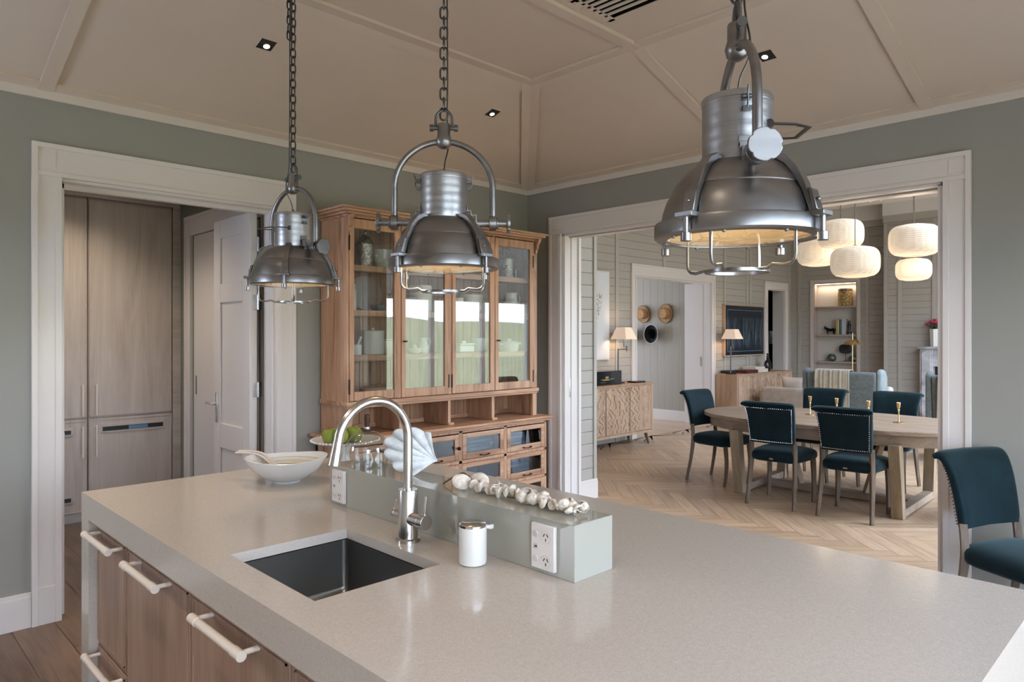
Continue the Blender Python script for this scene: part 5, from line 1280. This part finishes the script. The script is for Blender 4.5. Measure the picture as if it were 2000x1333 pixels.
# ---- sideboards
def relief(w, h, W_, H_, ox):
    NU, NV = 100, 120; m_ = MB()
    def hf(x, z):
        X = abs(x - W_ / 2); Z = z; r = math.hypot(X, Z * .8); th = math.atan2(Z, X)
        def band(a, b): return a < r < b
        R0 = H_ * .78
        q = 0
        if X > W_ * .36: 
            zc2 = (z / H_ * 3) % 1 - .5; xc = (X - W_ * .43) / (H_ / 3); rr2 = math.hypot(xc, zc2); q = .5 + .5 * math.cos(rr2 * 42) if rr2 < .42 else .25
        elif band(R0 * .92, R0): q = 1
        elif band(R0 * .66, R0 * .92): q = 1 if (math.sin(th * 20 + 2 * math.sin(r * 40)) > -.1) else 0
        elif band(R0 * .58, R0 * .66): q = 1
        elif band(R0 * .18, R0 * .58): q = 1 if (math.sin(X * 70 + 2.2 * math.sin(z * 48)) > -.15 and math.sin(z * 40 + 1.5 * math.sin(X * 50)) > -.75) else 0
        elif r >= R0: q = 1 if math.sin(X * 65 + 2.5 * math.sin(z * 45)) > .0 else 0
        else: q = .6
        return q
    def f(i, j):
        x = w * i / (NU - 1); z = h * j / (NV - 1); e = min(x, w - x, z, h - z); k = 0 if e < .012 else 1
        return (x - w / 2, -(.0015 + (.011 * hf(ox + x, z) if k else .0125)), z)
    m_.grid(f, NU, NV); return m_
def sideboard(x0, x1, y0, label):
    w_ = x1 - x0; r = empty('carved_sideboard', ((x0 + x1) / 2, y0, 0), 0, label, 'sideboard', 'carved three door sideboards on the far wall')
    MB().box((-w_ / 2, 0, .845), (w_ / 2, .40, .87)).build('top', 'mango_side', r, bev=.003)
    MB().box((-w_ / 2, .012, .20), (w_ / 2, .40, .845)).build('body', 'mango_side', r, bev=.002)
    MB().box((-w_ / 2, 0, .165), (w_ / 2, .40, .20)).box((-w_ / 2, 0, .20), (-w_ / 2 + .03, .013, .845)).box((w_ / 2 - .03, 0, .20), (w_ / 2, .013, .845)).build('frame', 'mango', r, bev=.002)
    n = 4; dw = (w_ - .06) / n
    for i in range(n):
        a = -w_ / 2 + .03 + i * dw
        o = relief(dw - .014, .625, w_ - .06, .625, i * dw).build('carved_door', 'mango', r, angle=35); o.location = (a + dw / 2, .012, .212)
        MB().box((-.010 + (dw / 2 - .04 if i % 2 == 0 else -dw / 2 + .04), -.014, .59), (.010 + (dw / 2 - .04 if i % 2 == 0 else -dw / 2 + .04), -.006, .605)).build('catch', 'iron', o)
    for sx in (-1, 1):
        for yy in (.05, .35):
            MB().cyl((sx * (w_ / 2 - .12), yy, .166), (sx * (w_ / 2 - .07), yy + (-.02 if yy < .2 else .02), 0), .03, .016, 4).build('leg', 'legw', r)
    return r
sideboard(6.2, 8.38, 5.655, 'whitewashed carved sideboard carrying the black lacquer box')
sideboard(10.86, 12.98, 5.66, 'warm brown carved sideboard under the dark blue painting')
# lacquer box etc.
r = empty('lacquer_box', (7.42, 5.86, .8705), 0, 'black lacquer box with a small gilded landscape on its front', 'box')
MB().box((-.33, -.12, 0), (.33, .12, .185)).build('body', 'blackgloss', r, bev=.004)
mb = MB().box((-.03, -.1215, .085), (.04, -.119, .115)).box((-.12, -.1215, .07), (.14, -.119, .078)).box((-.08, -.1215, .06), (.06, -.119, .070)).box((.09, -.1215, .08), (.17, -.119, .086)).box((-.16, -.1215, .035), (-.02, -.119, .038)).build('gilding', 'brass', r)
o = MB().box((-.12, -.07, 0), (.12, .07, .022)).build('flat_tray', 'blackgloss', bev=.003); o.location = (8.15, 5.78, .8705); tag(o, 'flat dark slab on the left sideboard beside the lacquer box', 'tray')
def swing_lamp(x, y, label, tall, flip=1):
    r = empty('swing_arm_lamp', (x, y, .8705), 0, label, 'lamp', 'swing arm lamps on the sideboards')
    MB().lathe([(.0001, 0), (.09, 0), (.09, .012), (.0001, .016)], 28).build('base', 'iron', r)
    MB().cyl((0, 0, .01), (0, 0, tall - .13), .011, n=14).build('stem', 'gun2', r)
    MB().tube([(0, 0, tall - .14), (.02 * flip, 0, tall - .14), (.20 * flip, 0, tall - .14)], .007, 10).tube([(.20 * flip, 0, tall - .17), (.20 * flip, 0, tall - .09)], .009, 10).tube([(.20 * flip, 0, tall - .105), (.13 * flip, 0, tall - .105), (.13 * flip, 0, tall + .04)], .0065, 10).build('arm', 'gun2', r)
    m_ = MB(); n = 4
    def f(i, j):
        a = PI / 4 + j * PI / 2; rr_ = (.17, .095)[i] * 1.1; return (.13 * flip + rr_ * math.cos(a), rr_ * math.sin(a), tall + (0, .165)[i])
    m_.grid(f, 2, 4, False, True); m_.build('lamp_shade', 'shade', r, smooth=False, solid=.003)
    l = bpy.data.lights.new('lamp_glow', 'POINT'); l.energy = 3; l.color = (1, .75, .5); l.shadow_soft_size = .04; lo = bpy.data.objects.new('lamp_glow', l); lo.location = (x + .13 * flip, y, .87 + tall + .08); COL.objects.link(lo)
swing_lamp(7.86, 5.88, 'swing arm lamp with a square linen shade left of the hat lobby', .61)
swing_lamp(10.97, 5.84, 'swing arm lamp with a square linen shade in front of the blue painting', .60, .4)
# artworks
r = empty('feather_print', (7.30, YC - .0005, 1.19), 0, 'tall narrow white print of an ink feather above the lacquer box', 'picture')
MB().box((-.61, -.03, 0), (.61, 0, 1.25)).build('frame', 'trim', r, bev=.002); MB().box((-.59, -.033, .02), (.59, -.029, 1.23)).build('print', 'paperwhite', r)
p = [(.27, .25), (.30, .42), (.35, .60), (.40, .72), (.42, .82), (.44, .92), (.39, .90), (.385, .96), (.36, .88), (.34, .94), (.25, .86), (.1, .9), (-.3, .6), (-.1, .5), (.2, .4)]
MB().prism(p, -.035, -.032, 'xz').build('feather', 'feather', r, smooth=False)
r = empty('blue_painting', (11.88, YC - .0005, 1.16), 0, 'large dark blue abstract painting in a thin pale wood frame', 'painting')
MB().box((-.74, -.06, 0), (.74, 0, .92)).build('frame', 'mango', r, bev=.002); MB().box((-.72, -.063, .02), (.72, -.058, .90)).build('canvas', 'canvas', r)
mb = MB()
for (a, b, c, d) in ((-.66, .66, .085, .091), (-.66, .66, .82, .826), (-.66, -.654, .085, .82), (.654, .66, .085, .82)): mb.box((a, -.0645, c), (b, -.0625, d))
mb.build('white_outline', plain('pale_line', hexc('#7b90a0'), .5), r)
# books + jug on sideboard 2
for (x, y, w_, d, h, z, mt, l) in ((11.50, 5.84, .42, .26, .055, 0, plain('maroon_cover', hexc('#4b2a26'), .4), 'thick maroon book lying on the right sideboard'), (11.20, 5.99, .3, .16, .05, 0, plain('charcoal_cover', hexc('#2b2b2d'), .4), 'charcoal book behind the swing lamp base'), (11.95, 5.88, .42, .28, .06, 0, M['cushion'], 'large white book lying right of the maroon one'), (11.93, 5.90, .36, .25, .035, .06, M['cushion'], 'thinner white book on top of the large white one')):
    o = MB().box((-w_ / 2, -d / 2, 0), (w_ / 2, d / 2, h)).build('book', mt, bev=.002); o.location = (x, y, .8705 + z + .0005); tag(o, l, 'book', 'books on the right sideboard')
r = empty('black_flask', (12.42, 5.87, .8705), 0, 'black round bodied flask vase with a ringed neck on the right sideboard', 'vase')
MB().lathe([(.0001, 0), (.05, 0), (.06, .01), (.09, .06), (.098, .11), (.085, .165), (.045, .205), (.03, .22), (.045, .235), (.028, .25), (.042, .265), (.028, .28), (.03, .31), (.045, .325), (.0001, .328)], 36, sy=.6).build('body', 'blackgloss', r)
# hats
def hat(y, z, rad, mat, back, label, rz=0):
    r = empty('hat', (10.828, y, z), 0, label, 'hat', 'hats on the lobby wall'); m_ = MB()
    m4 = Matrix.Rotation(R(-90), 4, 'Y') @ Matrix.Rotation(rz, 4, 'Z')
    if not back: pr = [(rad, .02), (rad * .98, .028), (rad * .62, .012), (rad * .60, .016), (rad * .56, .10), (rad * .50, .115), (rad * .2, .11), (.0001, .108)]
    else: pr = [(rad, .13), (rad * .98, .128), (rad * .64, .105), (rad * .56, .02), (rad * .3, .012), (.0001, .012)]
    m_.lathe(pr, 40, sy=.92, rfun=lambda a, i: 1 + (.03 * math.cos(2 * a + .6) if i < 2 else 0)); m_.xf(m4); m_.build('felt' if back else 'straw_crown', mat, r, solid=.004)
    q = MB(); q.tube([(rad * 1.0 * (1 + .03 * math.cos(2 * a + .6)) * math.cos(a), rad * .92 * (1 + .03 * math.cos(2 * a + .6)) * math.sin(a), .024 if not back else .13) for a in [2 * PI * k / 40 for k in range(40)]], .005, 6, closed=True); q.xf(m4); q.build('brim_edge', 'ribbon' if not back else 'cushion', r)
    if not back: q = MB().lathe([(rad * .605, .016), (rad * .595, .045)], 40, sy=.92); q.xf(m4); q.build('hat_band', 'mango_side', r)
hat(7.51, 1.925, .155, 'straw', False, 'tan straw hat with crumpled brim, upper left on the lobby wall', .5)
hat(7.03, 1.925, .165, 'straw', False, 'tan straw hat with wide brim, upper right on the lobby wall')
hat(7.27, 1.555, .165, 'hatblack', True, 'black felt hat with pale brim edge hung below the straw hats')
hat(7.72, 1.53, .165, 'hatblack', True, 'black felt hat half hidden behind the lobby casing')

# ---- shelf contents
SX = XD + .1
r = lz('patterned_basket', 'basket', [(.0001, 0), (.12, 0), (.13, .01), (.13, .27), (.12, .30), (.0001, .31)], (SX + .02, 5.09, 2.0955), 'tall patterned woven drum on the top niche shelf', 'basket', 48)
MB().lathe([(.122, .29), (.13, .31), (.12, .34), (.0001, .35)], 40).build('lid', 'legw', r)
bkm = [plain('yellow_spine', hexc('#b5a05c'), .5), plain('cream_spine', hexc('#c9c2a8'), .5), plain('green_spine', hexc('#3f5a4c'), .5), plain('blue_spine', hexc('#6d8496'), .5), plain('white_spine', hexc('#c8c8cc'), .5), plain('pale_spine', hexc('#b9b7bd'), .5)]
bl = ['ochre spined book at the left end of the upright row', 'cream spined book second in the upright row', 'green spined book in the upright row', 'blue grey spined book in the upright row', 'tall white spined book in the upright row', 'pale grey book at the right end of the upright row']
yy = 5.235
for i in range(6):
    t_ = (.032, .022, .022, .026, .04, .03)[i]; h = (.30, .29, .285, .29, .31, .30)[i]
    o = MB().box((0, -t_, 0), (.19, 0, h)).build('book', bkm[i], bev=.002); o.location = (SX - .06, yy, 1.5485); tag(o, bl[i], 'book', 'upright books in the niche'); yy -= t_ + .003
def bull(y, rz, label):
    r = empty('bull_figurine', (SX + (.12 if rz == 0 else 0), y, 1.5485), rz, label, 'figurine', 'bronze bulls flanking the books'); m_ = MB()
    m_.tube(smoothpath([(0, .09, .085), (0, .05, .095), (0, 0, .085), (0, -.06, .10), (0, -.095, .125), (0, -.12, .115)], 4), [.018, .022, .026, .028, .028, .027, .026, .026, .027, .028, .030, .031, .030, .028, .026, .022, .018, .016, .015, .013, .011], 10)
    m_.tube([(-.035, -.10, .165), (-.02, -.115, .145), (0, -.115, .135), (.02, -.115, .145), (.035, -.10, .165)], .005, 6)
    m_.tube([(0, .09, .085), (0, .11, .06), (0, .105, .04)], .004, 6)
    b_ = m_.build('torso', 'iron', r)
    for (x, yv) in ((-.016, .06), (.016, .055), (-.016, -.055), (.016, -.06)): MB().cyl((x, yv, .08), (x, yv + .006, 0), .009, .006, 8).build('leg', 'iron', r)
bull(5.36, PI, 'small dark bull figurine left of the upright books'); bull(4.975, 0, 'small dark bull figurine right of the upright books')
r = empty('black_figure', (SX - .05, 4.99, 1.5485), 0, 'small black carved figure leaning on the right of the books', 'figurine')
MB().lathe([(.0001, 0), (.05, 0), (.045, .03), (.025, .08), (.03, .15), (.035, .19), (.015, .21), (.028, .235), (.022, .262), (.0001, .27)], 20).build('body', 'blackgloss', r)
lz('green_pot', 'greenpot', [(.0001, 0), (.05, 0), (.075, .03), (.082, .065), (.07, .11), (.05, .125), (.055, .14), (.0001, .15)], (SX, 5.335, 1.0225), 'mottled grey green lidded pot at the left of the lower niche shelf', 'pot')
lz('green_pot', 'greenpot', [(.0001, 0), (.05, 0), (.078, .03), (.086, .065), (.074, .10), (.06, .115), (.0001, .12)], (SX, 4.93, 1.0225), 'mottled olive pot at the right of the lower niche shelf, behind the brass lamp', 'pot')
r = empty('black_mask', (SX, 5.08, 1.0225), 0, 'black carved disc on a thin stand in the middle of the lower niche shelf', 'sculpture')
MB().cyl((0, 0, 0), (0, 0, .18), .005, n=8).lathe([(.0001, 0), (.05, 0), (.05, .008), (.0001, .01)], 20).build('stand', 'iron', r); MB().prism([(y_ * 1.0, z_) for (y_, z_) in [(.115 * (abs(math.cos(a)) ** .7) * (1 if math.cos(a) > 0 else -1), .245 + .09 * (abs(math.sin(a)) ** .7) * (1 if math.sin(a) > 0 else -1)) for a in [2 * PI * k / 36 for k in range(36)]]], -.02, .02, 'yz').build('disc', 'blackgloss', r, bev=.008)

# ---- floor lamp
r = empty('brass_floor_lamp', (12.076, 4.254, 0), 0, 'slim brass floor lamp with a pleated cone shade by the niche', 'floor lamp')
MB().lathe([(.0001, 0), (.14, 0), (.14, .012), (.0001, .02)], 32).build('base', 'brass', r); MB().cyl((0, 0, .01), (0, 0, 1.57), .008, n=12).build('pole', 'brass', r)
MB().lathe([(.155, 1.38), (.075, 1.455), (.0001, 1.46)], 48, rfun=lambda a, i: 1 + .03 * math.cos(16 * a)).build('lamp_shade', 'brass', r)
# ---- sofa, cushions
r = empty('beige_sofa', (11.35, 4.35, 0), 0, 'long low beige linen sofa behind the wing chairs', 'sofa')
MB().box((-.1, -.85, .08), (.82, .95, .40)).build('seat', 'sofa', r, bev=.05, seg=4); MB().box((-.12, -.98, .08), (.12, 1.08, .66)).build('back', 'sofa', r, bev=.04, seg=4); MB().box((.0, -.90, .40), (.16, -.30, .76)).build('back_cushion', 'cushion', r, bev=.05, seg=4)
for s in (-.93, 1.03): MB().box((-.1, s - .09, .08), (.82, s + .09, .60)).build('arm', 'sofa', r, bev=.04, seg=4)
for (x, y) in ((-.05, -.9), (.75, -.9), (-.05, 1.0), (.75, 1.0)): MB().cyl((x, y, 0), (x, y, .09), .025, n=12).build('foot', 'legw', r)
def cushion(x, y, z, s, rx, rz, mat, label, group=None):
    m_ = MB(); N = 18
    def f(i, j):
        u = -1 + 2 * i / (N - 1); v = -1 + 2 * j / (N - 1); k = (1 - u ** 4) * (1 - v ** 4)
        return u * s * (1 - .06 * (1 - v * v)), v * s * (1 - .06 * (1 - u * u)), .09 * k ** .6
    a = m_.grid(lambda i, j: (f(i, j)[0], f(i, j)[2], f(i, j)[1]), N, N); b_ = m_.grid(lambda i, j: (f(i, j)[0], -f(i, j)[2], f(i, j)[1]), N, N)
    bmesh.ops.remove_doubles(m_.bm, verts=m_.bm.verts[:], dist=1e-4); o = m_.build('cushion', mat, angle=80); o.location = (x, y, z); o.rotation_euler = (rx, 0, rz); tag(o, label, 'cushion', group); return o
cushion(11.60, 5.02, .63, .21, R(-10), R(90), 'cushion', 'cream cushion at the left end of the sofa, edged with dark piping', 'cushions on the sofa')
cushion(11.62, 4.72, .62, .18, R(-12), R(100), 'cushion', 'crumpled pale cushion next to the wing chair', 'cushions on the sofa')
cushion(11.60, 4.33, .62, .19, R(-14), R(80), 'cushion', 'pale cushion leaning half behind the left wing chair', 'cushions on the sofa')

# ---- wing chairs with throws
def wing(x, y, rz, label):
    r = empty('wing_chair', (x, y, 0), rz, label, 'armchair', 'grey blue wing chairs')    # faces +X
    MB().box((-.05, -.36, .28), (.62, .36, .46)).build('seat', 'armfab', r, bev=.05, seg=4)
    m_ = MB().prism([(-.06, .25), (.06, .25), (.0, 1.03), (-.06, 1.06), (-.16, 1.05)], -.42, .42, 'xz'); m_.build('back', 'armfab', r, bev=.03, seg=3)
    for s in (-1, 1):
        m_ = MB().prism([(-.10, .30), (.52, .30), (.54, .60), (.30, .64), (.22, .80), (.20, 1.0), (.10, 1.08), (-.02, 1.10), (-.12, 1.06)], s * .42, s * .49, 'xz'); m_.build('wing', 'armpale' if s < 0 else 'armfab', r, bev=.025, seg=3)
    for (a, b) in ((-.08, -.38), (-.08, .38), (.52, -.38), (.52, .38)): MB().cyl((a, b, 0), (a, b, .29), .018, .026, 4).build('leg', 'legw', r)
    MB().box((-.04, -.40, .22), (.58, .40, .30)).build('rail', 'armfab', r, bev=.01)
    return r
def throw(x, y, rz, label, off):
    m_ = MB(); path = [(-.02, .90), (.01, 1.0), (-.02, 1.062), (-.07, 1.085), (-.13, 1.082), (-.175, 1.06), (-.165, .9), (-.135, .7), (-.11, .55), (-.10, .42)]
    sp2 = smoothpath([Vector((p[0], 0, p[1])) for p in path], 4); NU = 40
    def f(i, j):
        p = sp2[j]; v = -1 + 2 * i / (NU - 1); fl = math.sin(v * 11 + .5) * .006 + math.sin(v * 23) * .003; k = j / len(sp2); wd = .20 + .02 * k
        return (p.x - abs(fl) * (1.5 if j > 12 else .3) - .012 * (j > 12), off + v * wd + .06 * k, p.z)
    m_.grid(f, NU, len(sp2)); o = m_.build('throw_blanket', 'throw', solid=.012, angle=80); o.location = (x, y, 0); o.rotation_euler = (0, 0, rz); tag(o, label, 'throw', 'oatmeal throws on the wing chairs')
    q = MB()
    for s in range(9): yv = off + .06 - .2 + s * .05; q.tube([(-.13, yv, .43), (-.135, yv + .006, .36), (-.13, yv, .30)], [.008, .011, .006], 6)
    q.build('tassels', 'throw', o)
wing(9.60, 3.50, R(6), 'grey blue wing chair seen from behind, whole, left of the pair')
throw(9.60, 3.50, R(6), 'oatmeal throw with tassels hung over the left wing chair', .06)
wing(9.62, 2.02, R(6), 'grey blue wing chair cut off by the right casing')
throw(9.62, 2.02, R(6), 'oatmeal throw with tassels hung over the right wing chair beside the casing', .10)

# ================================================================== OUTSIDE
gm = MB(); N = 60
def gf(i, j):
    x = -60 + 160 * i / (N - 1); y = -3.0 - 90 * (j / (N - 1)) ** 1.3; d = -y - 3
    return (x, y, -.25 + .0 * d + max(0, d - 8) * .05 + .5 * math.sin(x * .11) * min(1, d / 30) + .3 * math.sin(x * .37 + y * .2) * min(1, d / 30))
gm.grid(gf, N, N); o = gm.build('meadow', 'grass', angle=80); tag(o, 'pale green meadow rising to a low hill outside the windows', 'meadow'); struct(o)
sbox('terrace_paving', (-4, -6.5, -.3), (16, -2.77, -.02), 'paving')
rb = random.Random(11)
for i, (x, y, s, l) in enumerate(((10.2, -8.5, .8, 'small leafy shrub outside, mirrored in the dresser glass'),)):
    m_ = MB()
    for k_ in range(260):
        a = rb.uniform(0, 6.28); hh = rb.uniform(.2, 1.7); rr_ = rb.uniform(0, .6) * s * (1.9 - hh) ; m_.sph((rr_ * math.cos(a), rr_ * math.sin(a), hh * s), rb.uniform(.03, .07) * s, 6, 4)
    r = empty('shrub', (x, y, .0), 0, l, 'shrub'); m_.build('foliage', 'bush', r); MB().cyl((0, 0, -.2), (0, 0, .6 * s), .04, n=8).build('stem', 'rope', r)
